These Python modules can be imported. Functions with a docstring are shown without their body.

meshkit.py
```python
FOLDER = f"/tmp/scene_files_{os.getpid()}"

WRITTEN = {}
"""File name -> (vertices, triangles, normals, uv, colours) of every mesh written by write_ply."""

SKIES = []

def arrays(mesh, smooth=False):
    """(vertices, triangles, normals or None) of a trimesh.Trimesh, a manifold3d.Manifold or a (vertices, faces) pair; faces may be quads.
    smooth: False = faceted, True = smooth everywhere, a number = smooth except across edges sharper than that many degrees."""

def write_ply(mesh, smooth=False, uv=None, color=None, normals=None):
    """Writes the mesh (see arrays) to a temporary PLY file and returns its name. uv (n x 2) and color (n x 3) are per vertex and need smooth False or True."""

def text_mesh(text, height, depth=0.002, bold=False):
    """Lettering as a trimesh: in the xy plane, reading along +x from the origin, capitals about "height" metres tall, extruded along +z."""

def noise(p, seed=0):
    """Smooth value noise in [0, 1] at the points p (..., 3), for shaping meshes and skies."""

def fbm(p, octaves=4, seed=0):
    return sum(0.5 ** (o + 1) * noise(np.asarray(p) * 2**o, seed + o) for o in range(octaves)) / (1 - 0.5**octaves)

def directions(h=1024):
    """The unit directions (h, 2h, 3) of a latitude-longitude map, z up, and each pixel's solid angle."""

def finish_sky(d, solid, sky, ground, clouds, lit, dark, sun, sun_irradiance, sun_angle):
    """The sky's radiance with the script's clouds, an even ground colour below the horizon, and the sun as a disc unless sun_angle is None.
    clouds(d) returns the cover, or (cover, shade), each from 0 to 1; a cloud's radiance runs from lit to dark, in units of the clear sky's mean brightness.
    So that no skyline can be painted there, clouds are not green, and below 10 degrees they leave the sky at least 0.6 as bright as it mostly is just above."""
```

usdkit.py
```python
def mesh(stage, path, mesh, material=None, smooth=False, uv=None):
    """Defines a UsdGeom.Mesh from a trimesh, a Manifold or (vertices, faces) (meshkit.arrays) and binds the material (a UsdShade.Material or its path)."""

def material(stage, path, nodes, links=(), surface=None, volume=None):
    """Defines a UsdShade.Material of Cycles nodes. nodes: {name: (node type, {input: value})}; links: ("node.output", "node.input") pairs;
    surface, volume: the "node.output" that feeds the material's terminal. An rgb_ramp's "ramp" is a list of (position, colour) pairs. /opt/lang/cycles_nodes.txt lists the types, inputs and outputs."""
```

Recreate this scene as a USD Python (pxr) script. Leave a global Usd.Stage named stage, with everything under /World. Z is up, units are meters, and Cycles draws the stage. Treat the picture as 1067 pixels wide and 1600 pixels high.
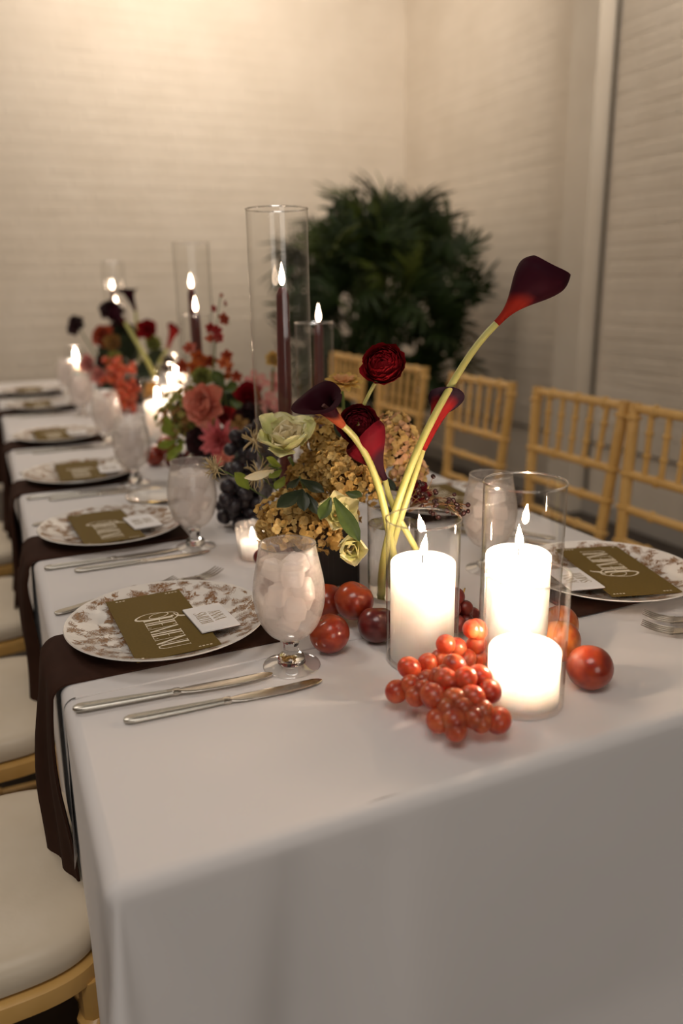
import math, random
import numpy as np, trimesh, usdkit, meshkit
import manifold3d as m3
from shapely import geometry as sg, affinity, ops
from pxr import Usd, UsdGeom, UsdLux, UsdShade, Gf, Sdf, Vt
stage = Usd.Stage.CreateInMemory()
UsdGeom.SetStageUpAxis(stage, UsdGeom.Tokens.z); UsdGeom.SetStageMetersPerUnit(stage, 1.0)
UsdGeom.Xform.Define(stage, '/World'); UsdGeom.Scope.Define(stage, '/World/Looks')
stage.SetDefaultPrim(stage.GetPrimAtPath('/World'))
rng = np.random.default_rng(7); random.seed(7)
PI = math.pi
# ------------------------------------------------------------------ camera (table top is z = 0, floor z = -0.76)
EYE = np.array([-.0462, -.5604, .4581])
YAW, PITCH, ROLL, FPX = .417, .281, -.018, 1230.3
fw = np.array([math.sin(YAW)*math.cos(PITCH), math.cos(YAW)*math.cos(PITCH), -math.sin(PITCH)])
rt = np.array([math.cos(YAW), -math.sin(YAW), 0.]); up = np.cross(rt, fw)
rt, up = math.cos(ROLL)*rt + math.sin(ROLL)*up, -math.sin(ROLL)*rt + math.cos(ROLL)*up
cam = UsdGeom.Camera.Define(stage, '/World/camera')
cam.AddTransformOp().Set(Gf.Matrix4d(*rt, 0, *up, 0, *(-fw), 0, *EYE, 1))
cam.CreateHorizontalApertureAttr(24.0); cam.CreateVerticalApertureAttr(36.0)
cam.CreateFocalLengthAttr(24.0*FPX/1067); cam.CreateFStopAttr(2.1); cam.CreateFocusDistanceAttr(1.03)
cam.CreateClippingRangeAttr((.02, 100.)); cam.CreateExposureAttr(0.48)
# ------------------------------------------------------------------ lights
def rect_light(name, pos, aim, w, h, color, inten):
    l = UsdLux.RectLight.Define(stage, '/World/' + name)
    f = np.array(aim, float); f /= np.linalg.norm(f)
    u = np.array([0, 0, 1.]) if abs(f[2]) < .9 else np.array([0, 1., 0])
    r = np.cross(f, u); r /= np.linalg.norm(r); u = np.cross(r, f)
    l.AddTransformOp().Set(Gf.Matrix4d(*r, 0, *u, 0, *(-f), 0, *pos, 1))
    l.CreateWidthAttr(w); l.CreateHeightAttr(h); l.CreateColorAttr(Gf.Vec3f(*color)); l.CreateIntensityAttr(inten)
    return l
WARM = (1., .76, .50)
rect_light('ceiling_lamp', (-.6, -1.2, 2.55), (0, 0, -1), 1.6, 1.2, (1., .92, .85), 3.7)  # out of view, soft overhead light on the near end of the table
rect_light('ceiling_lamp_001', (-.9, 2.2, 2.55), (0, 0, -1), .9, .9, (1., .90, .80), 7.5)  # out of view, lights the table and room from the left
rect_light('wall_washer', (1.2, 3.4, 2.5), (.22, .9, -.40), 1.8, .15, (1., .88, .76), 25.)  # out of view below the ceiling, brightens the back wall
rect_light('ceiling_lamp_002', (2.35, 1.5, 2.55), (.2, .9, -.6), .5, .5, (1., .91, .82), 24.)  # out of view, aimed at the pilaster side and upper right wall
rect_light('daylight_opening', (.2, -3.9, .9), (0, 1, 0), 1.4, 1.6, (1., .95, .88), 2.1)  # out of view behind the camera, lights the cloth front and seats
# ------------------------------------------------------------------ helpers
LOOK = {}
def mat(name, base=(.8,.8,.8), rough=.5, base2=None, scale=20., detail=3, bump=0., bscale=None, tint=None, coord='object', lo=.35, hi=.65, trans=0., **kw):
    """principled material; base2 mixes in by noise; bump strength; tint = name of a mesh primvar that multiplies the colour; trans adds a translucent share"""
    if name in LOOK: return LOOK[name]
    n = {'p': ('principled_bsdf', {'base_color': base, 'roughness': rough, **kw})}; L = []
    col = None
    if base2 is not None or bump:
        n['tc'] = ('texture_coordinate', {})
        n['ns'] = ('noise_texture', {'scale': scale, 'detail': detail, 'roughness': .6}); L.append(('tc.'+coord, 'ns.vector'))
    if base2 is not None:
        n['rr'] = ('rgb_ramp', {'ramp': [(lo, base), (hi, base2)]}); L.append(('ns.fac', 'rr.fac')); col = 'rr.color'
    if tint:
        n['at'] = ('attribute', {'attribute': tint})
        n['mx'] = ('mix', {'mix_type': 'multiply', 'fac': 1., 'color1': base, 'color2': (1,1,1)})
        if col: L.append((col, 'mx.color1'))
        L.append(('at.color', 'mx.color2')); col = 'mx.color'
    if col: L.append((col, 'p.base_color'))
    if bump:
        n['n2'] = ('noise_texture', {'scale': bscale or scale, 'detail': detail}); L.append(('tc.'+coord, 'n2.vector'))
        n['bp'] = ('bump', {'strength': bump, 'distance': .002}); L += [('n2.fac', 'bp.height'), ('bp.normal', 'p.normal')]
    surf = 'p.BSDF'
    if trans:
        n['tr'] = ('translucent_bsdf', {'color': base}); n['mc'] = ('mix_closure', {'fac': trans})
        if col: L.append((col, 'tr.color'))
        L += [('p.BSDF', 'mc.closure1'), ('tr.BSDF', 'mc.closure2')]; surf = 'mc.closure'
    LOOK[name] = usdkit.material(stage, '/World/Looks/'+name, n, L, surface=surf)
    return LOOK[name]
def pane(name, rough=.0, tintc=(.985,.985,.98), edge=(.50,.48,.44), ior=1.5, frost=0., frostc=(.9,.88,.86), floor_=.042):
    """thin clear glass: see-through straight on, glossy by fresnel, a little darker where seen edge on"""
    n = {'lw': ('layer_weight', {'blend': .5}), 'pw': ('math', {'math_type': 'power', 'value2': 4.}), 'fr': ('map_range', {'from_min': 0., 'from_max': 1., 'to_min': floor_, 'to_max': .85, 'clamp': True}), 'p2': ('math', {'math_type': 'power', 'value2': 4.}),
         'cm': ('mix', {'mix_type': 'mix', 'color1': tintc, 'color2': edge}),
         'tr': ('transparent_bsdf', {}), 'gl': ('glossy_bsdf', {'color': (1,1,1), 'roughness': rough}), 'mc': ('mix_closure', {})}
    L = [('lw.facing', 'pw.value1'), ('pw.value', 'fr.value'), ('lw.facing', 'p2.value1'), ('p2.value', 'cm.fac'), ('cm.color', 'tr.color'), ('fr.result', 'mc.fac'), ('tr.BSDF', 'mc.closure1'), ('gl.BSDF', 'mc.closure2')]
    surf = 'mc.closure'
    if frost:
        n.update({'tc': ('texture_coordinate', {}), 'vo': ('noise_texture', {'scale': 260., 'detail': 2., 'roughness': .6}),
                  'n2': ('noise_texture', {'scale': 38., 'detail': 2.}), 'ad': ('math', {'math_type': 'multiply'}),
                  'rr': ('map_range', {'from_min': .16, 'from_max': .36, 'to_min': frost*.6, 'to_max': frost*1.2, 'clamp': True}),
                  'df': ('diffuse_bsdf', {'color': frostc}), 'tl': ('translucent_bsdf', {'color': frostc}), 'm1': ('mix_closure', {'fac': .62}), 'm2': ('mix_closure', {}),
                  'bp': ('bump', {'strength': .35, 'distance': .002})})
        L += [('tc.object', 'vo.vector'), ('tc.object', 'n2.vector'), ('vo.fac', 'ad.value1'), ('n2.fac', 'ad.value2'), ('ad.value', 'rr.value'), ('rr.result', 'm2.fac'), ('df.BSDF', 'm1.closure1'),
              ('tl.BSDF', 'm1.closure2'), ('mc.closure', 'm2.closure1'), ('m1.closure', 'm2.closure2'), ('vo.fac', 'bp.height'), ('bp.normal', 'gl.normal'), ('bp.normal', 'df.normal')]
        surf = 'm2.closure'
    LOOK[name] = usdkit.material(stage, '/World/Looks/'+name, n, L, surface=surf)
    return LOOK[name]
USED = {}
def fresh(parent, name):
    k = (parent, name); i = USED.get(k, -1) + 1; USED[k] = i
    return f'{parent}/{name}' if i == 0 else f'{parent}/{name}_{i:03d}'
def tag(prim, **kw):
    for k, v in kw.items():
        if v: prim.SetCustomDataByKey(k, v)
def frame(z, x=None):
    """3x3 rotation whose columns are x, y, z with the given z"""
    z = np.array(z, float); z /= np.linalg.norm(z)
    a = np.array(x, float) if x is not None else (np.array([1., 0, 0]) if abs(z[0]) < .9 else np.array([0, 1., 0]))
    x = a - z*(a@z); x /= np.linalg.norm(x)
    return np.stack([x, np.cross(z, x), z], 1)
def matrix(loc=(0,0,0), rot=0., R=None, scale=1.):
    if R is None:
        c, s = math.cos(rot), math.sin(rot); R = np.array([[c,-s,0],[s,c,0],[0,0,1.]])
    A = (np.asarray(R)*scale).T
    return Gf.Matrix4d(*A[0], 0, *A[1], 0, *A[2], 0, *map(float, loc), 1)
def thing(name, label, cat, loc=(0,0,0), rot=0., R=None, scale=1., group=None, kind=None):
    x = UsdGeom.Xform.Define(stage, fresh('/World', name)); x.AddTransformOp().Set(matrix(loc, rot, R, scale))
    tag(x.GetPrim(), label=label, category=cat, group=group, kind=kind)
    return str(x.GetPath())
def copy(src, name, label, loc=(0,0,0), rot=0., R=None, scale=1., group=None):
    x = UsdGeom.Xform.Define(stage, fresh('/World', name)); p = x.GetPrim()
    p.GetReferences().AddInternalReference(src); p.SetInstanceable(True)
    x.GetPrim().GetAttribute('xformOp:transform').Set(matrix(loc, rot, R, scale))
    tag(p, label=label, group=group)
    return str(x.GetPath())
def part(parent, name, mesh, m, label=None, kind=None, smooth=35, tint=None):
    if isinstance(mesh, list): mesh = cat(*mesh)
    p = usdkit.mesh(stage, fresh(parent, name), mesh, m, smooth=True if tint is not None else smooth)
    if tint is not None:
        UsdGeom.PrimvarsAPI(p).CreatePrimvar('tint', Sdf.ValueTypeNames.Color3fArray, 'vertex').Set(Vt.Vec3fArray.FromNumpy(np.asarray(tint, np.float32)))
    tag(p.GetPrim(), label=label, kind=kind)
    return str(p.GetPath())
def solo(name, mesh, m, label, cat_, group=None, smooth=35, kind=None):
    if isinstance(mesh, list): mesh = cat(*mesh)
    p = usdkit.mesh(stage, fresh('/World', name), mesh, m, smooth=smooth); tag(p.GetPrim(), label=label, category=cat_, group=group, kind=kind)
    return str(p.GetPath())
def struct(name, mesh, m, label=None, smooth=False):
    if isinstance(mesh, list): mesh = cat(*mesh)
    p = usdkit.mesh(stage, fresh('/World', name), mesh, m, smooth=smooth); tag(p.GetPrim(), kind='structure', label=label)
    return str(p.GetPath())
# ---- mesh makers: each returns (vertices, triangles)
def vf(m):
    if hasattr(m, 'to_mesh'): q = m.to_mesh(); return np.array(q.vert_properties[:, :3], float), np.array(q.tri_verts)
    if isinstance(m, trimesh.Trimesh): return np.array(m.vertices), np.array(m.faces)
    return np.asarray(m[0], float), np.asarray(m[1], int)
def cat(*ms):
    V, F, n = [], [], 0
    for m in ms:
        v, f = vf(m); V.append(v); F.append(f+n); n += len(v)
    return np.vstack(V), np.vstack(F)
def xf(m, loc=(0,0,0), rot=0., R=None, scale=1.):
    v, f = vf(m)
    if R is None:
        c, s = math.cos(rot), math.sin(rot); R = np.array([[c,-s,0],[s,c,0],[0,0,1.]])
    return (v*scale) @ np.asarray(R).T + np.array(loc, float), f
def grid(P, wu=False, wv=False):
    """faces of a grid of points P[nu, nv, 3]"""
    nu, nv = P.shape[:2]; i = np.arange(nu*nv).reshape(nu, nv)
    a = i if wu else i[:-1]; b = np.roll(i, -1, 0) if wu else i[1:]
    if wv: a0, a1, b0, b1 = a, np.roll(a, -1, 1), b, np.roll(b, -1, 1)
    else: a0, a1, b0, b1 = a[:, :-1], a[:, 1:], b[:, :-1], b[:, 1:]
    q = np.stack([a0, b0, b1, a1], -1).reshape(-1, 4)
    return P.reshape(-1, 3), np.vstack([q[:, [0,1,2]], q[:, [0,2,3]]])
def lathe(prof, n=48):
    """revolve (r, z) pairs about z; ends with r = 0 are closed"""
    pr = np.array(prof, float); t = np.arange(n)*2*PI/n
    P = np.stack([np.outer(pr[:,0], np.cos(t)), np.outer(pr[:,0], np.sin(t)), np.repeat(pr[:,1:2], n, 1)], -1)
    v, f = grid(P, wv=True)
    m = trimesh.Trimesh(v, f[:, ::-1], process=True); m.merge_vertices(); m.update_faces(m.nondegenerate_faces())
    return vf(m)
def smooth_path(pts, n=24):
    p = np.array(pts, float)
    if len(p) < 3: return p[0] + (p[-1]-p[0])*np.linspace(0,1,n)[:,None]
    from scipy.interpolate import CubicSpline
    d = np.r_[0, np.cumsum(np.linalg.norm(np.diff(p, axis=0), axis=1))]
    return CubicSpline(d, p)(np.linspace(0, d[-1], n))
def tube(path, r, n=8, caps=True):
    p = np.array(path, float); r = np.broadcast_to(np.asarray(r, float), (len(p),))
    T = np.gradient(p, axis=0); T /= np.linalg.norm(T, axis=1, keepdims=True)+1e-12
    x = frame(T[0])[:, 0]; rows = []; t = np.arange(n)*2*PI/n
    for k in range(len(p)):
        x = x - T[k]*(x@T[k]); x /= np.linalg.norm(x); y = np.cross(T[k], x)
        rows.append(p[k] + r[k]*(np.outer(np.cos(t), x)+np.outer(np.sin(t), y)))
    P = np.array(rows)
    if caps: P = np.concatenate([np.repeat(p[None, :1], n, 1).reshape(1, n, 3), P, np.repeat(p[None, -1:], n, 1).reshape(1, n, 3)])
    v, f = grid(P, wv=True); return v, f[:, ::-1]
def box(sx, sy, sz, loc=(0,0,0)):
    m = trimesh.creation.box([sx, sy, sz]); m.apply_translation(loc); return vf(m)
def rbox(sx, sy, sz, r=.003, loc=(0,0,0), n=12):
    a, b, c = sx/2-r, sy/2-r, sz/2-r
    s = m3.Manifold.sphere(r, n)
    return xf(vf(m3.Manifold.batch_hull([s.translate([i*a, j*b, k*c]) for i in (-1,1) for j in (-1,1) for k in (-1,1)])), loc)
def ball(r, sub=2, sc=(1,1,1)):
    m = trimesh.creation.icosphere(subdivisions=sub, radius=r); return np.array(m.vertices)*np.array(sc), np.array(m.faces)
def flat(poly, h, loc=0.):
    """extrude a shapely shape upward by h"""
    gs = [g for g in getattr(poly, 'geoms', [poly]) if g.area > 1e-10]
    return xf(cat(*[trimesh.creation.extrude_polygon(g, h, engine='earcut') for g in gs]), (0,0,loc))
def rot_z(a): c, s = math.cos(a), math.sin(a); return np.array([[c,-s,0],[s,c,0],[0,0,1.]])
def petal(L, W, lean0=.3, curl=.6, cup=.25, ruff=0., tip=.35, nu=7, nv=7, base=.25, seed=0, fold=0., z0=0., r0=0., rag=0.):
    """a petal that starts at (r0 outward, z0) and grows up (z) and outward (y); lean0 = first tilt from upright, curl = tilt added on the way, cup = hollow, ruff = wavy rim, tip = how pointed"""
    g = np.random.default_rng(seed)
    t = np.linspace(0, 1, nv); u = np.linspace(-1, 1, nu)
    th = lean0 + curl*t; dt = L/(nv-1)
    y = r0 + np.r_[0, np.cumsum(np.sin((th[1:]+th[:-1])/2))*dt]; z = z0 + np.r_[0, np.cumsum(np.cos((th[1:]+th[:-1])/2))*dt]
    prof = (base + (1-base)*np.sin(np.clip(t*1.15, 0, 1)*PI/2)) * np.where(t > .55, np.sqrt(np.clip(1-(np.clip(t-.55, 0, 1)/.45)**(2.2-1.2*tip)*.985, 0, 1)), 1)
    P = np.zeros((nu, nv, 3)); ph = g.uniform(0, 6.28, 3)
    for i, s in enumerate(u):
        w = W/2*prof*s*(1+rag*np.clip(t*2, 0, 1)*(np.sin(t*19+ph[2]*(1+s))+.6*np.sin(t*37+ph[0]))*abs(s))
        off = -cup*W/2*(s*s)*prof*1.2 + ruff*W*t**2*(np.sin(s*5+ph[0])*.5+np.sin(s*9+ph[1])*.35)*abs(s)**.5 + fold*W*.12*(1-abs(s))**3*-1
        nx, nz = np.cos(th), -np.sin(th)
        P[i, :, 0] = w*(1-.12*cup*s*s); P[i, :, 1] = y + off*nx; P[i, :, 2] = z + off*nz
    return grid(P)
def leaf_mesh(L, W, droop=.5, fold=.2, lean=.6, seed=0, nv=7):
    return petal(L, W, lean0=lean, curl=droop, cup=-fold, tip=1., nu=5, nv=nv, base=.12, seed=seed, fold=.6)
# ------------------------------------------------------------------ the room
FLOOR, CEIL, WX, WY, LX, FY = -.76, 2.6, 2.85, 4.76, -2.8, -4.2
paint = mat('painted_brick', (.69,.60,.485), .62, base2=(.74,.65,.535), scale=3.5, bump=.25, bscale=90., coord='object')
plaster = mat('wall_plaster', (.69,.60,.485), .6, base2=(.72,.635,.52), scale=4., bump=.15, bscale=60.)
floor_m = mat('dark_floor', (.035,.026,.02), .45, base2=(.055,.04,.03), scale=6., bump=.1)
ceil_m = mat('ceiling_paint', (.42,.40,.37), .8)  # ceiling is out of view, toned dark to weaken bounced light
far_m = mat('grey_beige_paint', (.38,.34,.29), .7)  # left and front walls, out of view, toned dark against bounced light
struct('floor', box(WX-LX+.3, WY-FY+.3, .06, ((WX+LX)/2, (WY+FY)/2, FLOOR-.03)), floor_m)
struct('ceiling', box(WX-LX+.3, WY-FY+.3, .06, ((WX+LX)/2, (WY+FY)/2, CEIL+.03)), ceil_m)
struct('wall_left', box(.1, WY-FY, CEIL-FLOOR, (LX-.05, (WY+FY)/2, (CEIL+FLOOR)/2)), far_m)
struct('wall_front', box(WX-LX, .1, CEIL-FLOOR, ((WX+LX)/2, FY-.05, (CEIL+FLOOR)/2)), far_m)
def wall(name, label, along, origin, normal, z0, length, show):
    """a painted wall: backing slab plus bricks that stand 3 mm proud; the bricks that show largest are parts, the rest one part"""
    w = UsdGeom.Xform.Define(stage, '/World/'+name); tag(w.GetPrim(), kind='structure', label=label); p = '/World/'+name
    A = np.array(along, float); N = np.array(normal, float); O = np.array(origin, float); H = CEIL-FLOOR
    R = np.stack([A, N, [0,0,1.]], 1)
    if np.linalg.det(R) < 0: pass
    def put(m): v, f = vf(m); v = v @ R.T + O; return v, (f if np.linalg.det(R) > 0 else f[:, ::-1])
    part(p, 'plaster_backing', put(box(length, .1, H, (length/2, -.05, H/2+FLOOR))), paint, smooth=False)
    g = np.random.default_rng(3); one, rest = [], []
    bl, bh, j = .215, .065, .010
    k = 0; z = z0
    while z + bh < CEIL:
        s = -(k % 2)*.1125 - g.uniform(0, .01)
        while s < length:
            a, b = max(s, 0)+j/2, min(s+bl+j, length)-j/2
            if b-a > .03:
                pr = .0013 + g.normal(0, .0004); e = .008; dz = g.normal(0, .0012)
                lo = [(a,0,z+dz),(b,0,z+dz),(b,0,z+bh+dz),(a,0,z+bh+dz)]; hi = [(a+e,pr,z+e+dz),(b-e,pr,z+e+dz),(b-e,pr,z+bh-e+dz),(a+e,pr,z+bh-e+dz)]
                V = np.array(lo+hi); F = np.array([[4,5,6],[4,6,7],[0,1,5],[0,5,4],[1,2,6],[1,6,5],[2,3,7],[2,7,6],[3,0,4],[3,4,7]])[:, ::-1]
                c = V.mean(0); (one if show(c[0], c[2]) and len(one) < 300 else rest).append(put((V, F)))
            s += bl+j
        z += bh+j; k += 1
    for m in one: part(p, 'brick', m, paint, smooth=False)
    part(p, 'brick', cat(*rest), paint, kind='stuff', smooth=False)
    return p
wall('wall_back', 'whitewashed brick wall behind the far end of the table', (1,0,0), (LX, WY, 0), (0,-1,0), FLOOR, WX-LX, lambda s, z: LX+s > -.1 and .25 < z < 2.35 and not (LX+s > 1.75 and z < .9))
wall('wall_right', 'whitewashed brick wall behind the gold chairs', (0,1,0), (WX, FY, 0), (-1,0,0), -.355, WY-FY, lambda s, z: 2.0 < FY+s < 4.7 and 0 < z < 2.3)
pil = UsdGeom.Xform.Define(stage, '/World/trim_1'); tag(pil.GetPrim(), kind='structure', label='white painted pilaster on the right wall')
part('/World/trim_1', 'pilaster', rbox(.105, .20, CEIL-FLOOR, .006, (WX-.050, 2.80, (CEIL+FLOOR)/2)), plaster, smooth=30)
part('/World/trim_1', 'conduit', tube([(WX-.009, 2.680, FLOOR), (WX-.009, 2.680, CEIL)], .0075, 10), mat('dark_gap', (.10,.08,.055), .6), label='dark narrow pipe beside the pilaster')  # dark strip drawn in as the shadow gap at the pilaster edge
struct('trim_2', cat(box(.012, 7.0-.05+1.8, .012, (WX-.002, .35, -.372))), mat('dark_gap2', (.16,.13,.10), .7), label='dark seam line low on the right wall')
struct('baseboard_right', rbox(.02, WY-FY, .09, .004, (WX-.01, (WY+FY)/2, FLOOR+.045)), mat('grey_paint', (.42,.38,.33), .6))
# ------------------------------------------------------------------ table under the cloths
TW, TL = .935, 3.86
tb_m = mat('table_wood', (.30,.20,.12), .5)
for i, (y0, y1) in enumerate([(0., 1.925), (1.935, TL)]):
    t = thing('banquet_table', ['near folding banquet table hidden under the white tablecloth', 'far folding banquet table hidden under the white tablecloth'][i], 'table', (TW/2, (y0+y1)/2, FLOOR))
    part(t, 'tabletop', rbox(TW-.012, y1-y0-.006, .03, .008, (0,0,.742)), tb_m)
    for sx in (-1,1):
        for sy in (-1,1): part(t, 'leg', tube([(sx*.36, sy*(y1-y0)*.38, 0), (sx*.36, sy*(y1-y0)*.38, .73)], .014), mat('grey_metal', (.25,.25,.26), .4, metallic=1.))
cloth_m = mat('white_linen', (.74,.705,.69), .75, base2=(.71,.68,.665), scale=2.5, bump=.06, bscale=900., sheen_weight=.15)
def tablecloth(y0, y1, zt, drop, fold, hem=None, step=.02, near=True, seed=0):
    """white cloth: top, rolled edge, hanging sides with folds at the corners. near=False leaves the near end open (a hem lying on the cloth below)"""
    g = np.random.default_rng(seed); nx = 48; ny = max(12, int((y1-y0)/.05))
    X = np.linspace(0, TW, nx); Y = np.linspace(y0, y1, ny)
    P = np.zeros((nx, ny, 3)); P[..., 0] = X[:, None]; P[..., 1] = Y[None]; P[..., 2] = zt
    P[..., 2] += .0011*meshkit.fbm(np.stack([P[...,0]*5, P[...,1]*5, P[...,0]*0+seed], -1), 3)
    edge = np.minimum(np.minimum(P[...,0], TW-P[...,0]), P[...,1]-y0)
    P[..., 2] = zt + (P[..., 2]-zt)*np.clip(edge/.03, 0, 1)
    if near:   # pressed creases from the folded cloth
        for (px, py, ang, h) in ((.245, .0, PI/2-.02, .0020), (.0, .06, .05, .0009)):
            d = np.abs((P[...,0]-px)*math.sin(ang) - (P[...,1]-py)*math.cos(ang)); P[..., 2] += h*np.exp(-(d/.006)**2)
    M = [grid(P)]
    # hanging border: perimeter walk with outward normals
    per = []
    def corner(cx, cy, a0, a1):
        for a in np.linspace(a0, a1, 13): per.append((cx, cy, math.cos(a), math.sin(a), 1))
    for y in np.linspace(y1, y0, ny*2)[1:]: per.append((0, y, -1, 0, 0))
    if near:
        corner(0, y0, PI, 1.5*PI)
        for x in np.linspace(0, TW, 90)[1:-1]: per.append((x, y0, 0, -1, 0))
        corner(TW, y0, 1.5*PI, 2*PI)
    else:
        Q = np.array(per); right = [(TW, y, 1, 0, 0) for y in np.linspace(y0, y1, ny*2)]
    def border(per):
        per = np.array(per); s = np.r_[0, np.cumsum(np.hypot(np.diff(per[:,0]), np.diff(per[:,1]))+.012*(np.diff(per[:,4])==0)*(per[1:,4]>0))]
        ds = np.r_[np.linspace(0, 1, 6)*.014*PI/2, np.linspace(.03, drop, 26)]
        rows = []
        for d in ds:
            th = min(d/.014, PI/2); o, z = .014*math.sin(th), -.014*(1-math.cos(th)) - max(0, d-.014*PI/2)
            k = max(0, d-.02)
            fl = np.full(len(per), .02*k)
            for (sc, wd, am) in fold: fl = fl + am*k*np.exp(-((s-sc)/(wd*(.25+k*1.6)))**2)
            fl = fl + k*.012*np.sin(s*9+seed)*np.sin(s*4.1+1)
            if near: fl = fl + (per[:,3] < -.9)*(.13*np.maximum(0, d-.325-.08*per[:,0]) - .0022*np.exp(-((per[:,0]-.235)/.008)**2)*(d > .03))
            off = o + fl
            rows.append(np.stack([per[:,0]+per[:,2]*off, per[:,1]+per[:,3]*off, np.full(len(per), zt+z)], -1))
        return grid(np.array(rows))
    if near: M.append(border(per))
    else:
        M += [border(per), border(right)]
        e = np.linspace(0, TW, nx); M.append(grid(np.stack([np.stack([e, np.full(nx, y0), P[:,0,2]], 1), np.stack([e, np.full(nx, y0-.0012), P[:,0,2]*.6], 1), np.stack([e, np.full(nx, y0-.0014), e*0+.0003], 1)], 1)))
    v, f = cat(*M)
    m = trimesh.Trimesh(v, f, process=False); m.merge_vertices(); m.fix_normals()
    return m
near_len = 1.2
sc = near_len + .08
solo('tablecloth', tablecloth(0, near_len, 0., .62, [(near_len+.08, .10, .30), (near_len-.055, .045, -.16), (near_len+.26, .06, -.12), (near_len+.38, .10, .06), (near_len+.85, .12, .05), (near_len+1.2, .1, .3)], seed=1), cloth_m,
     'white tablecloth hanging over the near end of the table', 'tablecloth', smooth=50)
solo('tablecloth', tablecloth(.318, TL, .0024, .24, [(3.53, .03, .05), (3.44, .03, -.02), (2.9, .08, .05), (2.3, .1, .1), (1.6, .1, .1)], near=False, seed=2), cloth_m,
     'white tablecloth overlay with a stitched hem, covering the far table', 'tablecloth', smooth=50)
# hem seam of the overlay
# ------------------------------------------------------------------ gold chiavari chairs
gold = mat('gold_wood', (.62,.36,.10), .38, base2=(.70,.43,.14), scale=14., coat_weight=.25)
vinyl = mat('white_cushion', (.66,.575,.45), .42, base2=(.61,.52,.39), scale=7., bump=.1, bscale=120.)
scuff = mat('cushion_scuff', (.16,.13,.10), .6)
def bamboo(p0, p1, r, joints, n=9):
    p0, p1 = np.array(p0, float), np.array(p1, float); ts = [0., 1.]; rr = {0.: 1., 1.: 1.}
    for j in joints:
        for d, k in ((-.022, 1.), (-.010, 1.38), (.010, 1.38), (.022, 1.)): rr[min(max(j+d*.1/np.linalg.norm(p1-p0)*3, 0), 1)] = k
    ts = sorted(rr); return tube([p0+(p1-p0)*t for t in ts], [r*rr[t] for t in ts], n)
def pad(prof, half, n=72, pw=.42):
    t = np.arange(n)*2*PI/n; ox = np.sign(np.cos(t))*np.abs(np.cos(t))**pw; oy = np.sign(np.sin(t))*np.abs(np.sin(t))**pw
    v, f = grid(np.array([np.stack([half*1.04*k*ox, half*.97*k*oy, np.full(n, z)], 1) for k, z in prof]), wv=True)
    m = trimesh.Trimesh(v, f[:, ::-1]); m.merge_vertices(); m.update_faces(m.nondegenerate_faces()); return vf(m)
bx_ = lambda z: float(np.interp(z, [0,.445,.914], [.225,.180,.222])); by_ = lambda z: float(np.interp(z, [0,.445,.914], [.165,.150,.178]))
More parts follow.
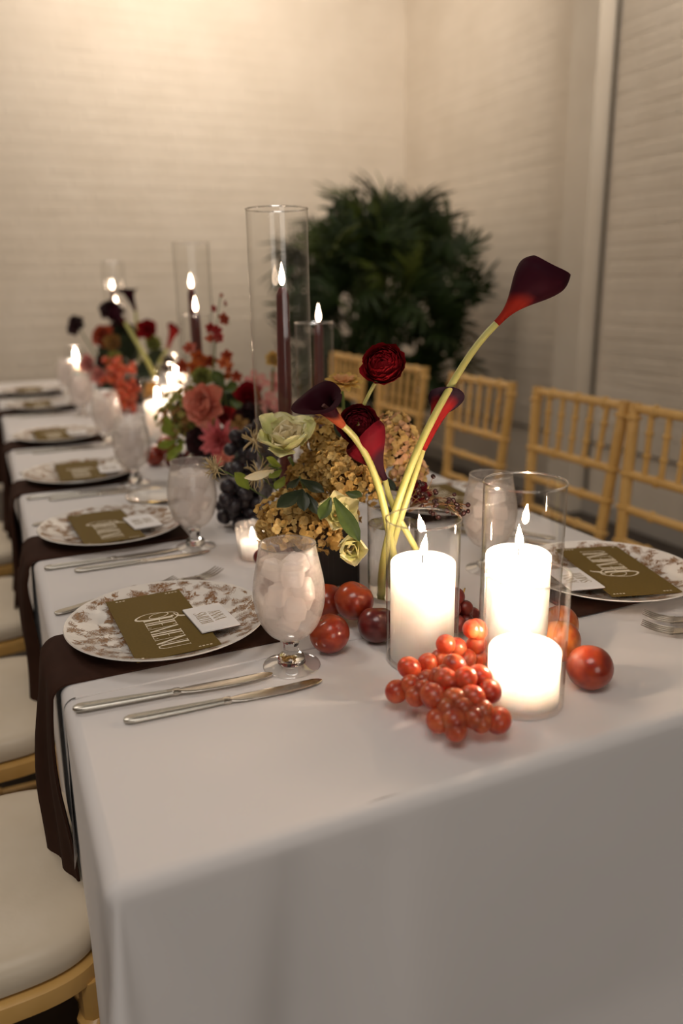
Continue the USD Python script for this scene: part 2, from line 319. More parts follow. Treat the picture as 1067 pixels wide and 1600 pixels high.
def build_chair(label, loc, rot, group):
    c = thing('gold_chair', label, 'chair', loc, rot, group=group)   # faces local -x
    for s in (-1, 1):
        part(c, 'back_post', cat(bamboo((.225, s*.165, 0), (.180, s*.150, .445), .0155, (.25, .75)), bamboo((.180, s*.150, .43), (.222, s*.178, .914), .0155, (.25, .44, .62, .92))), gold)
        part(c, 'front_leg', bamboo((-.165, s*.155, 0), (-.165, s*.155, .41), .0155, (.2, .5, .85)), gold)
        part(c, 'side_stretcher', bamboo((-.165, s*.155, .17), (bx_(.17), s*by_(.17), .17), .010, (.3, .7)), gold)
        part(c, 'side_stretcher', bamboo((-.165, s*.155, .27), (bx_(.27), s*by_(.27), .27), .010, (.3, .7)), gold)
    for nm, z, r, jt in (('top_rail', .90, .0125, (.2,.5,.8)), ('middle_rail', .73, .0115, (.3,.7)), ('lower_rail', .64, .011, (.3,.7)), ('lower_rail', .552, .011, (.3,.7)), ('back_stretcher', .20, .010, (.5,))):
        part(c, nm, bamboo((bx_(z), -by_(z), z), (bx_(z), by_(z), z), r, jt), gold)
    part(c, 'front_stretcher', bamboo((-.165, -.155, .2), (-.165, .155, .2), .010, (.5,)), gold)
    for k in range(5):
        y = (k-2)*.0565
        part(c, 'spindle', bamboo((bx_(.73), y*.96, .73), (bx_(.90), y*1.04, .90), .0078, (.33, .67), 8), gold)
    part(c, 'seat_frame', pad([(0,.403),(.95,.403),(.995,.408),(1.,.42),(.995,.432),(.95,.437),(0,.437)], .192), gold)
    part(c, 'cushion', pad([(0,.438),(.93,.438),(.985,.443),(1.,.455),(.99,.467),(.955,.477),(.88,.483),(.7,.488),(.4,.491),(0,.492)], .188), vinyl, smooth=50, label='white padded seat cushion')
    return c
ch0 = build_chair('empty gold chiavari chair nearest the right edge, in front of the wall', (1.245, .80, FLOOR), 0, None)
for y, r, lab in ((1.19, 0.02, 'gold chiavari chair behind the clear pillar-candle cylinders, second from the right edge'), (1.68, -.01, 'gold chiavari chair partly behind the tall calla lily stem'),
                  (2.23, .02, 'gold chiavari chair behind the dark red ranunculus on its stem'), (2.75, -.02, 'far gold chiavari chair behind the shorter clear candle cylinder')):
    copy(ch0, 'gold_chair', lab, (1.245, y, FLOOR), r)
for y, lab in ((.43, 'nearest white-cushioned gold chair tucked under the table, scuffed seat at bottom left'), (.935, 'second white-cushioned gold chair on the left, beside the hanging brown napkin'),
               (1.46, 'third white-cushioned gold chair tucked under the left side'), (2.03, 'fourth white-cushioned gold chair tucked under the left side, a sliver at the edge')):
    copy(ch0, 'gold_chair', lab, (-.190, y, FLOOR), PI)
# ------------------------------------------------------------------ place settings
china = mat('white_china', (.78,.74,.69), .12, coat_weight=.3)
print_m = mat('brown_print', (.23,.115,.05), .25, base2=(.32,.18,.09), scale=60.)
PR = [(0,.004),(.05,.004),(.086,.0045),(.094,.0068),(.105,.0105),(.120,.0150),(.1315,.0185),(.1335,.0192)]
def plate_z(r): return np.interp(r, [a for a, b in PR], [b for a, b in PR])
plate_body = lathe([(0,.0),(.078,.0),(.080,.0012),(.084,.0012),(.100,.0062),(.118,.0118),(.1335,.0168),(.1352,.0182),(.1345,.0195)] + PR[::-1], 72)
def leafpoly(L, W, a, x, y):
    t = np.linspace(0, 1, 9); w = W/2*np.sin(PI*t**.8)
    return affinity.translate(affinity.rotate(sg.Polygon(np.r_[np.c_[t*L, w], np.c_[t[::-1]*L, -w[::-1]]]), a, origin=(0,0), use_radians=True), x, y)
def blossom(r, a, g):
    ps = [sg.Point(0,0).buffer(r*.18, 6)]
    n = g.integers(5, 7)
    for k in range(n):
        q = a + k*2*PI/n; c = leafpoly(r*.9, r*.72, q, math.cos(q)*r*.14, math.sin(q)*r*.14)
        ps.append(c.difference(c.buffer(-r*.06)))
        for dq in (-.22, 0, .22): ps.append(leafpoly(r*.5, r*.08, q+dq, math.cos(q)*r*.25, math.sin(q)*r*.25))
    return ops.unary_union(ps)
def sprig(L, a, g):
    k = g.uniform(-1., 1.)*1.6; t = np.linspace(0, 1, 12); th = a + k*t
    x = np.r_[0, np.cumsum(np.cos(th))[:-1]]*L/12; y = np.r_[0, np.cumsum(np.sin(th))[:-1]]*L/12
    ps = [sg.LineString(np.c_[x, y]).buffer(.00042, 3)]
    for i in range(2, 12, 2):
        for s in (-1, 1):
            l = leafpoly(g.uniform(.0055,.0095), g.uniform(.0028,.0042), th[i]+s*g.uniform(.5,1.), x[i], y[i])
            ps.append(l if g.random() < .3 else l.difference(l.buffer(-.0004)))
    return ops.unary_union(ps)
def floral_print(seed):
    g = np.random.default_rng(seed); ps, pts = [], []
    for _ in range(4000):
        r, a = .126*math.sqrt(g.random()), g.uniform(0, 2*PI); p = np.array([r*math.cos(a), r*math.sin(a)])
        big = g.random() < .4; need = .0235
        if all(np.hypot(*(p-q)) > need for q in pts):
            pts.append(p); ps.append(affinity.translate(blossom(g.uniform(.0070,.0105), g.uniform(0,6), g), *p))
    for p in pts:
        for _ in range(3): ps.append(affinity.translate(sprig(g.uniform(.014,.026), g.uniform(0, 6.3), g), *(p+g.uniform(-.014,.014,2))))
    shape = ops.unary_union(ps).intersection(sg.Point(0,0).buffer(.1305, 48)).simplify(.00012)
    V, F, n = [], [], 0
    for q in getattr(shape, 'geoms', [shape]):
        v, f = trimesh.creation.triangulate_polygon(q, engine='earcut'); V.append(np.c_[v, v[:,0]*0]); F.append(f+n); n += len(v)
    v, f = trimesh.remesh.subdivide_to_size(np.vstack(V), np.vstack(F), .012)
    v[:,2] = plate_z(np.hypot(v[:,0], v[:,1])) + .00028
    c = np.cross(v[f[:,1]]-v[f[:,0]], v[f[:,2]]-v[f[:,0]])[:,2] < 0; f[c] = f[c][:, ::-1]
    return v, f
def build_plate(label, loc, rot=0.):
    p = thing('dinner_plate', label, 'plate', loc, rot, group=None)
    part(p, 'plate_body', plate_body, china); part(p, 'floral_print', floral_print(12), print_m, label='brown flower and leaf print', smooth=False)
    return p
olive = mat('olive_card', (.130,.082,.012), .6, base2=(.145,.092,.015), scale=300., specular_ior_level=.2)
cream_print = mat('cream_print', (.80,.72,.58), .6); bronze = mat('bronze_print', (.23,.16,.06), .4); card_m = mat('white_card', (.80,.78,.77), .6)
def glyphs(text, h, w, gap, thick=.17, thin=.035):
    """condensed high-contrast serif capitals as shapely shapes, h tall, about w wide each"""
    out, x = [], 0.
    def st(x0, t, y0=0, y1=1): return sg.box(x0, y0*h, x0+t*w, y1*h)
    def hair(x0, x1, y): return sg.box(x0, y*h-.011*h, x1, y*h+.011*h)
    def serif(x0, t, y): return sg.box(x0-.10*w, y*h-(.02*h if y else 0), x0+t*w+.10*w, y*h+(0 if y else .02*h))
    def dg(xa, ya, xb, yb, t): return sg.LineString([(xa, ya*h), (xb, yb*h)]).buffer(t*w/2, cap_style=2)
    TK = thick*1.5
    for ch in text:
        if ch == ' ': x += w*.6; continue
        ww = w*{'M':1.55,'N':1.1,'I':.34,'A':1.05,'S':.85}.get(ch, 1.)
        q = []
        if ch == 'H': q = [st(x,TK), st(x+ww-TK*w,TK), hair(x,x+ww,.52), serif(x,TK,0), serif(x,TK,1), serif(x+ww-TK*w,TK,0), serif(x+ww-TK*w,TK,1)]
        elif ch == 'E': q = [st(x,TK), hair(x,x+ww*.9,.99), hair(x,x+ww*.7,.52), hair(x,x+ww*.9,.01), sg.box(x+ww*.82,.86*h,x+ww*.9,h), sg.box(x+ww*.82,0,x+ww*.9,.14*h), serif(x,TK,0), serif(x,TK,1)]
        elif ch == 'M': q = [st(x,.07), dg(x+.05*w,1,x+ww*.5,.02,TK), dg(x+ww*.5,.02,x+ww-.16*w,1,.06), st(x+ww-TK*w,TK), serif(x,.07,0), serif(x+ww-TK*w,TK,0), serif(x,.07,1), serif(x+ww-TK*w,TK,1)]
        elif ch == 'N': q = [st(x,.07), dg(x+.05*w,1,x+ww-.06*w,.0,TK), st(x+ww-.07*w,.07), serif(x,.07,0), serif(x,.07,1), serif(x+ww-.07*w,.07,1)]
        elif ch == 'U': q = [st(x,TK,.12,1), st(x+ww-.07*w,.07,.12,1), sg.LineString([(x+TK*w/2,.14*h),(x+ww*.3,.02*h),(x+ww*.7,.02*h),(x+ww-.035*w,.14*h)]).buffer(.055*w), serif(x,TK,1), serif(x+ww-.07*w,.07,1)]
        elif ch == 'I': q = [st(x+ww*.1,TK), serif(x+ww*.1,TK,0), serif(x+ww*.1,TK,1)]
        elif ch == 'T': q = [st(x+ww/2-TK*w/2,TK), hair(x,x+ww,.99), serif(x+ww/2-TK*w/2,TK,0), sg.box(x,.86*h,x+.06*w,h), sg.box(x+ww-.06*w,.86*h,x+ww,h)]
        elif ch == 'A': q = [dg(x+.05*w,0,x+ww*.5,1,.06), dg(x+ww*.45,1,x+ww-.1*w,0,TK), hair(x+ww*.2,x+ww*.75,.33), serif(x,.07,0), serif(x+ww-TK*w,TK,0)]
        elif ch == 'S':
            t = np.linspace(0,1,24); c = np.c_[x+ww*(.5+.42*np.cos(1.1+t*4.4*1.0)*np.where(t<.5,1,-1)*1.), h*(1-t)]
            c = np.array([(.92,.82),(.75,.98),(.35,.98),(.08,.80),(.2,.62),(.75,.40),(.95,.22),(.65,.02),(.25,.02),(.05,.2)]); c = smooth_path(np.c_[c[:,0]*ww+x, c[:,1]*h, c[:,0]*0], 40)[:, :2]
            q = [sg.LineString(c).buffer(.05*w), sg.LineString(c[12:26]).buffer(.12*w)]
        out += q; x += ww + gap
    return ops.unary_union(out), x
def swash(pts, wid):
    p = smooth_path([(a, b, 0) for a, b in pts], 70); w = np.interp(np.linspace(0,1,70), np.linspace(0,1,len(wid)), wid)
    return ops.unary_union([sg.MultiPoint([p[i,:2], p[i+1,:2]]).convex_hull.buffer((w[i]+w[i+1])/4, 4) for i in range(69)])
def menu_text():
    h = .0395; body, wd = glyphs('HEMENU', h, .0148, .0036)
    sw = swash([(.014,.030),(.006,.044),(-.013,.0475),(-.022,.034),(-.018,.014),(-.008,.010),(-.0075,.030),(-.0165,.037),(-.0262,.022),(-.0225,.000),(-.010,-.0085),(-.002,.006),(-.0035,.040)][::-1], [.0034,.0036,.0042,.003,.0012,.0012,.0014,.0012,.0012,.0012,.0012,.002,.0012])
    top = swash([(-.012,.044),(-.002,.0465),(.004,.052),(.007,.0585),(.011,.060)], [.0012,.0022,.0048,.004,.0012])
    t = ops.unary_union([body, sw.buffer(0), top])
    b = t.bounds; t = affinity.translate(t, -(b[0]+b[2])/2, 0)
    return affinity.scale(t, .120/(b[2]-b[0]), 1., origin=(0,0))
def build_menu(label, loc, rot):
    """local x = reading direction of the guest, y = away from the guest; the card lies along x"""
    m = thing('menu_card', label, 'menu', loc, rot)
    mc = part(m, 'card', rbox(.213, .107, .0011, .0005, n=8), olive, smooth=False)
    txt = affinity.translate(menu_text(), .026, -.020)
    part(mc, 'lettering', flat(txt, .00018, .00056), cream_print, label='cream lettering THE MENU', smooth=False)
    dots = [sg.box(x, y, x+.0028, y+.0016) for x0, y0, n in ((-.098,.043,4),(-.098,-.044,3),(.093,.043,1),(.084,-.046,4)) for k in range(n) for x, y in ((x0+(0 if x0 < 0 else 0), y0+0*k),)]
    dots = [sg.box(x0-.001, y0*1. - k*s*.0048, x0+.001, y0 - k*s*.0048 + .0030) for x0, y0, n, s in ((-.098,.045,4,1),(-.098,-.031,3,1),(.099,.040,4,1),(.099,-.046,1,1)) for k in range(n)]
    part(mc, 'small_print', flat(sg.MultiPolygon(dots), .00015, .00056), cream_print, label='tiny cream marks in the corners', smooth=False)
    return m
def build_card(label, loc, rot):
    c = thing('place_card', label, 'place card', loc, rot)
    cc = part(c, 'card', rbox(.085, .053, .0022, .0004, n=8), card_m, smooth=False)
    part(c, 'dark_backing', rbox(.0866, .0546, .0006, .0002, (0,0,-.0012), n=8), mat('dark_card', (.05,.03,.02), .6), label='dark backing card', smooth=False)
    a, w1 = glyphs('ANNA', .0165, .0062, .0020); b, w2 = glyphs('SMITH', .0165, .0062, .0020)
    part(cc, 'lettering', flat(ops.unary_union([affinity.translate(a, -w1/2, .0015), affinity.translate(b, -w2/2, -.0185)]), .00015, .00112), bronze, label='bronze lettering', smooth=False)
    return c
napkin_m = mat('brown_napkin', (.034,.013,.007), .85, base2=(.042,.016,.009), scale=40., bump=.25, bscale=700., specular_ior_level=.2)
def napkin_mesh(drop=.245, w=.15, seed=0, end=.128):
    """a folded napkin under a plate: local +x points at the middle of the table, it falls over the edge at x = -.14"""
    g = np.random.default_rng(seed); th = .0055
    path = [(end, .0)] + [(x, 0.) for x in np.linspace(end-.01, -.140, 10)]
    for a in np.linspace(.2, PI/2, 6): path.append((-.140-.021*math.sin(a), -.021*(1-math.cos(a))))
    for d in np.linspace(.02, drop, 14): path.append((-.161-.055*d - .006*math.sin(d*16+seed), -.021-d))
    path = np.array(path); T = np.gradient(path, axis=0); T /= np.linalg.norm(T, axis=1, keepdims=True); Nn = np.stack([T[:,1], -T[:,0]], 1)*1.
    Nn = np.where((Nn[:, 1:2] < 0) & (np.abs(Nn[:, 1:2]) > .5), -Nn, Nn); Nn[Nn[:,0] > .5] *= -1
    nv = 22; s = np.linspace(-1, 1, nv); top, bot = [], []
    L = np.r_[0, np.cumsum(np.linalg.norm(np.diff(path, axis=0), axis=1))]
    hang = np.clip((L - L[11])/(drop), 0, 1)
    for i in range(len(path)):
        k = hang[i]; ww = w/2*(1 - .03*k + .05*math.sin(k*5+seed)*k); wave = (.010*np.sin(s*3.3+seed*1.7+k*1.3)+.005*np.sin(s*8+seed))*min(1, k*1.6)
        y = s*ww + (.004*math.sin(k*6+seed)+.010*math.sin(seed*2.1))*k; round_ = np.sqrt(np.clip(1-np.abs(s)**8, .0, 1)); end_ = 1.
        bumpy = .5+.5*round_
        dz = -.020*np.abs(s)**6 * (k > .9) * (k-.9)*10 * -1
        tp = path[i] + Nn[i]*0; 
        top.append(np.stack([tp[0]+Nn[i][0]*(th*bumpy)+np.where(k>0,-wave,0), y, tp[1]+Nn[i][1]*(th*bumpy)+dz], 1)); bot.append(np.stack([tp[0]+np.where(k>0,-wave,0)+0*y, y, tp[1]+.0004+dz], 1))
    P = np.concatenate([np.array(top), np.array(bot)[:, ::-1]], 1)
    P = np.concatenate([P[:1]*.0+P[:1].mean(1, keepdims=True), P, P[-1:].mean(1, keepdims=True)+P[-1:]*0], 0)
    v, f = grid(P, wv=True); m = trimesh.Trimesh(v, f); m.merge_vertices(); m.update_faces(m.nondegenerate_faces()); m.fix_normals(); return m
steel = mat('flatware_steel', (.66,.62,.56), .20, metallic=1., base2=(.58,.54,.48), scale=120., bump=.04)
steel_dull = mat('flatware_handle', (.50,.475,.42), .34, metallic=1., base2=(.56,.53,.47), scale=200.)
def loft(xs, w, h, z, n=12, y=None):
    t = np.arange(n)*2*PI/n; c, s = np.cos(t), np.sin(t); c = np.sign(c)*np.abs(c)**.6; s = np.sign(s)*np.abs(s)**.75
    y = np.zeros(len(xs)) if y is None else y
    P = np.array([np.stack([np.full(n, xs[i]), y[i]+c*w[i]/2, z[i]+s*h[i]/2], 1) for i in range(len(xs))])
    P = np.concatenate([P[:1].mean(1, keepdims=True)+P[:1]*0, P, P[-1:].mean(1, keepdims=True)+P[-1:]*0]); v, f = grid(P, wv=True); return v, f[:, ::-1]
def build_knife(label, loc, rot, group=None):
    k = thing('table_knife', label, 'knife', loc, rot, group=group)   # local x from handle end to tip, 0.232 long
    xs = np.r_[0, .002, .006, .012, np.linspace(.02, .108, 10), .113]
    part(k, 'handle', loft(xs, np.interp(xs, [0,.002,.006,.012,.06,.10,.113], [.004,.010,.0145,.0165,.0145,.0115,.0095]), np.interp(xs, [0,.004,.05,.113], [.003,.0068,.0062,.0056]), np.full(len(xs), .0035)), steel_dull)
    part(k, 'collar', loft(np.array([.111,.113,.117,.120]), np.array([.0105,.0125,.0125,.011]), np.array([.0058,.0064,.0064,.0055]), np.full(4,.0035)), steel)
    xb = np.r_[.119, .125, np.linspace(.135, .20, 6), .212, .222, .229, .232]
    part(k, 'blade', loft(xb, np.interp(xb, [.119,.13,.16,.205,.222,.229,.232], [.0095,.0165,.0188,.0185,.0150,.0085,.001]), np.interp(xb, [.119,.14,.232], [.0036,.0022,.0012]), np.full(len(xb), .0032), y=np.interp(xb, [.119,.19,.232], [.0,.0008,.0060])), steel)
    part(k, 'handle_ridge', cat(*[tube([(.012, s*.0032, .0068), (.06, s*.0026, .0066), (.104, s*.0018, .0063)], .0007, 6) for s in (-1, 1)]), steel_dull)
    return k
def build_fork(label, loc, rot, group=None):
    k = thing('table_fork', label, 'fork', loc, rot, group=group)     # local x from handle end to tine tips, 0.195 long
    xs = np.r_[0, .003, .010, np.linspace(.02, .125, 10)]; zz = lambda x: np.interp(x, [0,.03,.08,.125,.14,.158,.178,.195], [.003,.0035,.0085,.0130,.0085,.0045,.0055,.0105])
    part(k, 'handle', loft(xs, np.interp(xs, [0,.003,.010,.03,.08,.125], [.005,.012,.0165,.0155,.0085,.0062]), np.interp(xs, [0,.02,.08,.125], [.0028,.0040,.0032,.0030]), zz(xs)), steel_dull)
    xn = np.linspace(.122, .158, 8); part(k, 'neck', loft(xn, np.interp(xn, [.122,.132,.145,.158], [.0064,.0125,.0225,.0245]), np.full(8, .0022), zz(xn)), steel)
    for s in (-1.5, -.5, .5, 1.5):
        xt = np.linspace(.154, .195, 7); part(k, 'tine', tube(np.c_[xt, s*.0062*np.interp(xt,[.154,.195],[1,.96]), zz(xt)], np.interp(xt, [.154,.185,.195], [.0018,.0013,.0006]), 7), steel)
    return k
# goblet: stem and foot of solid glass, a dewy bowl, water and ice inside
clear = pane('clear_glass'); rim_m = pane('rim_glass', edge=(.80,.78,.74), rough=.10, floor_=.32); dewy = pane('dewy_glass', frost=.24, rough=.05, frostc=(.98,.92,.89))
solid_glass = mat('solid_glass', (.97,.97,.96), .02, transmission_weight=1., ior=1.5)
def water_mat(name, rough, col, bump):
    return mat(name, col, rough, transmission_weight=1., ior=1.33, bump=bump, bscale=55.)
water_m = pane('iced_water', rough=.02, frost=.20, frostc=(1.,.94,.91), edge=(.75,.73,.71)); water2_m = water_mat('vase_water', .0, (.99,.99,.98), .05)
ice_m = mat('ice', (.97,.93,.91), .25, transmission_weight=.3, ior=1.1, bump=.4, bscale=70., trans=.5)
BOWL = [(.0105,.040),(.020,.0425),(.029,.050),(.0365,.062),(.0415,.077),(.0440,.094),(.0432,.112),(.0400,.130),(.0362,.148),(.0340,.161)]
def bowl_profile(n=26):
    b = np.array(BOWL); p = smooth_path(np.c_[b, b[:,0]*0], n); return p[:, :2]
def build_goblet(label, loc, rot=0., ice_seed=4):
    g = thing('water_goblet', label, 'glass', loc, rot); bp = bowl_profile()
    part(g, 'foot', lathe([(.0345,.0006),(.0362,.0016),(.0355,.0030),(.026,.0046),(.0172,.0075)], 56), rim_m, label='clear round glass foot', smooth=60)
    part(g, 'stem', lathe([(0,.0062),(.0176,.0066),(.0165,.0110),(.0172,.0130),(.0150,.0165),(.0098,.020),(.0095,.030),(.0112,.036),(.0135,.0395),(.0115,.0412),(0,.0412)], 56), solid_glass, label='clear glass knobbed stem')
    part(g, 'bowl', lathe([(r, z) for r, z in bp], 64), dewy, label='glass bowl clouded with condensation', smooth=60)
    t = np.arange(64)*2*PI/64; part(g, 'rim', tube(np.c_[np.r_[np.cos(t), 1]*.0340, np.r_[np.sin(t), 0]*.0340, np.full(65, .161)], .0011, 8), rim_m)
    wl = .139; wp = [(max(r-.0016, 0), z+.0012) for r, z in bp if z < wl-.002]; rw = np.interp(wl, bp[:,1], bp[:,0])-.0016
    wt = part(g, 'water', lathe([(0, wp[0][1]+.0005)] + wp[1:] + [(rw, wl), (rw-.002, wl-.0006), (0, wl-.0008)], 56), water_m)
    q = np.random.default_rng(ice_seed)
    for k, (x, y, z) in enumerate([(.012,.006,.131),(-.015,.008,.128),(.0,-.016,.127),(.014,-.012,.104),(-.014,-.006,.100),(.004,.017,.103),(-.002,.0,.078),(.018,.010,.082),(-.017,.012,.080),(.0,-.018,.084),(.0,.003,.060)]):
        R = frame(q.normal(size=3), q.normal(size=3)); part(wt, 'ice_cube', xf(rbox(.025, .025, .022, .0035, n=8), (x, y, z), R=R), ice_m, smooth=60)
    return g
PLX = .137
LEFT = [.448, .942, 1.454, 2.035, 2.776, 3.303]
ORD = ['nearest', 'second', 'third', 'fourth', 'fifth', 'farthest']
def along(i): return f'{ORD[i]} setting along the left edge' if i else 'nearest setting on the left'
zt = lambda y: .0026 if y > .31 else .0004
plate0 = menu0 = card0 = None
gob_xy = [(.256,.284),(.262,.794),(.250,1.34),(.272,1.90),(.266,2.504),(.282,3.19)]
for i, y in enumerate(LEFT):
    z = zt(y); tilt = [0, .6, 1.7, 2.4, 3.6, 4.4][i]
    loc = (PLX, y, z+.0062)
    lab = [f'brown floral print dinner plate with a menu on it, {along(i)}', 0][0]
    nm = solo('napkin', xf(napkin_mesh([.315,.27,.27,.26,.25,.25][i], seed=i), (PLX, y-.022, z)), napkin_m, f'brown napkin hanging off the table under the plate, {along(i)}', 'napkin', smooth=50)
    if i == 0:
        plate0 = build_plate(lab, loc, tilt)
        menu0 = build_menu(f'olive menu card with cream lettering on the plate of the {along(0)}', (.125, .438, z+.0216), -PI/2+.03)
        card0 = build_card(f'small white name card overlapping the menu at the {along(0)}', (.190, .418, z+.0240), -PI/2+.07)
        gob0 = build_goblet('frosty goblet of ice water by the nearest left plate, in front of the hydrangeas', (.256, .284, .0004))
        kn0 = build_knife('dinner knife closest to the napkin at the nearest setting on the left', (-.006, .286, .0022), -.105)
        kn_b = copy(kn0, 'table_knife', 'outer knife lying nearest to the camera on the white cloth', (.042, .238, .0006), -.065)
        fk0 = build_fork('fork with its handle showing beside the nearest left plate, tines behind the menu', (.000, .580, z+.0005), .246)
        copy(fk0, 'table_fork', 'fork whose tines stick out farthest behind the nearest left plate', (.074, .546, z+.0008), .45, scale=1.08)
    else:
        copy(plate0, 'dinner_plate', lab, loc, tilt)
        dm = [(-.008,0,.05),(.006,.01,-.02),(-.01,.005,.03),(0,0,0),(0,.005,.02)][i-1]
        copy(menu0, 'menu_card', f'olive menu card with cream lettering on the plate at {along(i)}', (.130+dm[0], y-.006+dm[1], z+.0216), -PI/2+dm[2])
        copy(card0, 'place_card', f'small white name card overlapping the menu at the {along(i)}', (.200+dm[0], y-.018, z+.0240), -PI/2+dm[2]*2)
        gl = ['ice water goblet standing left of the black grapes', 'ice water goblet in front of the purple-red plums', 'blurred ice water goblet left of the short pillar candles', 'blurred ice water goblet second from the far end', 'blurred ice water goblet at the far left end of the table'][i-1]
        copy(gob0, 'water_goblet', gl, (*gob_xy[i], z), i*1.3)
        copy(kn0, 'table_knife', f'inner knife, closer to the plate, {along(i)}', (.001, y-.150, z), -.045+.02*(i % 2))
        copy(kn0, 'table_knife', f'outer knife, farther from the plate, {along(i)}', (.046, y-.186, z), -.03)
        copy(fk0, 'table_fork', f'outer fork beside the plate, {along(i)}', (.000, y+.132, z), .246)
        copy(fk0, 'table_fork', f'inner fork beside the plate, {along(i)}', (.074, y+.098, z+.0004), .45)
# right side of the table (guests face the other way)
RIGHT = [(.797,.325), (.795,.815), (.797,1.30)]
RN = ['right plate nearest to the camera', 'right plate behind the dark berries', 'far right plate beside the chairs']
for i, (x, y) in enumerate(RIGHT):
    z = zt(y)
    copy(plate0, 'dinner_plate', ['brown floral dinner plate on the right side, catching white light on its rim', 'floral dinner plate on the right side behind the sprig of dark berries', 'farthest visible floral dinner plate on the right side, mostly behind flowers'][i], (x, y, z+.0062), PI+i)
    solo('napkin', xf(napkin_mesh(.25, seed=i+7), (x, y-.01, z), PI), napkin_m, f'dark brown napkin under the {RN[i]}', 'napkin', smooth=50)
    copy(menu0, 'menu_card', f'olive menu card, upside down to the camera, on the {RN[i]}', (x+.012, y-.002, z+.0216), PI/2-[.30,.05,0.][i])
    copy(card0, 'place_card', f'small white name card on the {RN[i]}', (x-.075, y-.012, z+.0240), PI/2-[.22,.05,0.][i])
    copy(fk0, 'table_fork', f'fork beside the {RN[i]}, the one closer to the plate', (x+.071, y-.280, z), PI-.9)
    copy(fk0, 'table_fork', f'fork beside the {RN[i]}, the one farther from the plate', (x+.043, y-.306, z), PI-.9)
copy(gob0, 'water_goblet', 'ice water goblet on the right side, behind the tallest pillar-candle cylinder', (.667, .459, .0026), 2.)
copy(gob0, 'water_goblet', 'ice water goblet on the right side hidden behind the flowers', (.667, .95, .0026), 4.)
# gold rimmed saucer
sd = thing('saucer', 'small pale saucer with a gold rim behind the second goblet', 'saucer', (.262, 1.165, .0026))
part(sd, 'saucer_body', lathe([(0,0),(.035,0),(.038,.003),(.060,.010),(.062,.0115),(.060,.0125),(.040,.005),(.034,.0035),(0,.0035)], 48), china)
t = np.arange(49)*2*PI/48; part(sd, 'gold_rim', tube(np.c_[np.cos(t)*.0612, np.sin(t)*.0612, np.full(49,.0118)], .0011, 6), mat('gold_leaf', (.75,.50,.16), .25, metallic=1.))
# ------------------------------------------------------------------ candles
wax_m = mat('white_wax', (.93,.86,.78), .45, subsurface_weight=1., subsurface_radius=(1.,.80,.70), subsurface_scale=.020, subsurface_method='random_walk')
dark_wax = mat('burgundy_wax', (.085,.018,.016), .32, coat_weight=.35, subsurface_weight=.25, subsurface_radius=(1.,.3,.25), subsurface_scale=.006)
wick_m = mat('wick', (.02,.015,.012), .9)
def flame_mat(name, s):
    n = {'e': ('emission', {'color': (1., .73, .52), 'strength': s})}
    return usdkit.material(stage, '/World/Looks/'+name, n, [], surface='e.emission')
flame_m = flame_mat('flame', 440.); taper_flame = flame_mat('taper_flame', 12.); votive_flame = flame_mat('votive_flame', 60.); mid_flame = flame_mat('mid_flame', 170.)
def flame(h, r, lean=(0,0), n=8):
    P = [(0,0)] + [(r*math.sin(PI*t**.62)*(1-.28*t), h*t) for t in np.linspace(.06, .96, 9)] + [(0, h)]
    v, f = lathe(P, n); v = np.array(v); k = (v[:,2]/h)**1.6; v[:,0] += lean[0]*k*h; v[:,1] += lean[1]*k*h; return v, f
def hurricane(name, label, loc, r, h, group=None):
    g = thing(name, label, 'candle holder', loc, group=group); t = np.arange(65)*2*PI/64
    part(g, 'wall', lathe([(r, .004), (r, h)], 64), clear, smooth=True)
    part(g, 'rim', tube(np.c_[np.cos(t)*r, np.sin(t)*r, np.full(65, h)], .0013, 8), rim_m)
    part(g, 'base', lathe([(0,.0002),(r-.003,.0002),(r,.003),(r-.0006,.0062),(0,.0062)], 56), rim_m)
    return g
def pillar(label, loc, r, h, fl=(.034,.0058), lean=(0,0), wick=.008, group=None, fm=None):
    c = thing('pillar_candle', label, 'candle', loc, group=group)
    e = .006; pr = [(0,0),(r,0)] + [(r, z) for z in np.linspace(.01, h-e, 5)] + [(r-e*(1-math.cos(a)), h-e+e*math.sin(a)) for a in np.linspace(.3, PI/2, 5)] + [(r*.6, h-.0022),(r*.25, h-.0045),(0, h-.005)]
    part(c, 'wax', lathe(pr, 48), wax_m, smooth=50)
    wk = part(c, 'wick', tube(smooth_path([(0,0,h-.006),(.0006,.0004,h+wick*.5),(.0022,.001,h+wick)], 6), .0009, 6), wick_m)
    v, f = flame(*fl, lean); part(wk, 'flame', xf((v, f), (.001, 0, h+wick*.35)), fm or flame_m, smooth=True)
    return c
def taper(label, p0, p1, r=.0105, fl=(.036,.0056), lean=(0,0), group=None):
    p0, p1 = np.array(p0, float), np.array(p1, float); c = thing('taper_candle', label, 'candle', p0, group=group); d = p1-p0
    part(c, 'wax', tube([d*t for t in (0,.1,.4,.8,.975,1.)], [r*1.12, r*1.12, r*1.05, r*.95, r*.88, r*.5], 20), dark_wax, smooth=50)
    wk = part(c, 'wick', tube([d, d+np.array([.0004,0,.006])], .0008, 6), wick_m)
    v, f = flame(*fl, lean); part(wk, 'flame', xf((v, f), d+np.array([0,0,.003])), taper_flame, smooth=True)
    hz = .018; part(c, 'candle_cup', lathe([(0,0),(.024,0),(.024,.002),(r*1.5,.004),(r*1.45,hz),(r*1.16,hz),(r*1.16,.006),(0,.006)], 28), mat('dark_cup', (.03,.02,.015), .4))
    return c
CZ = .0064
hurricane('glass_cylinder', 'clear glass cylinder around the left white pillar candle, behind the red grapes', (.411,.229,.0004), .0452, .1862)
pillar('lit white pillar candle in the left glass cylinder behind the red grapes', (.411,.229,CZ+.0004), .0398, .128, (.026,.0050), (.12,0), .016)
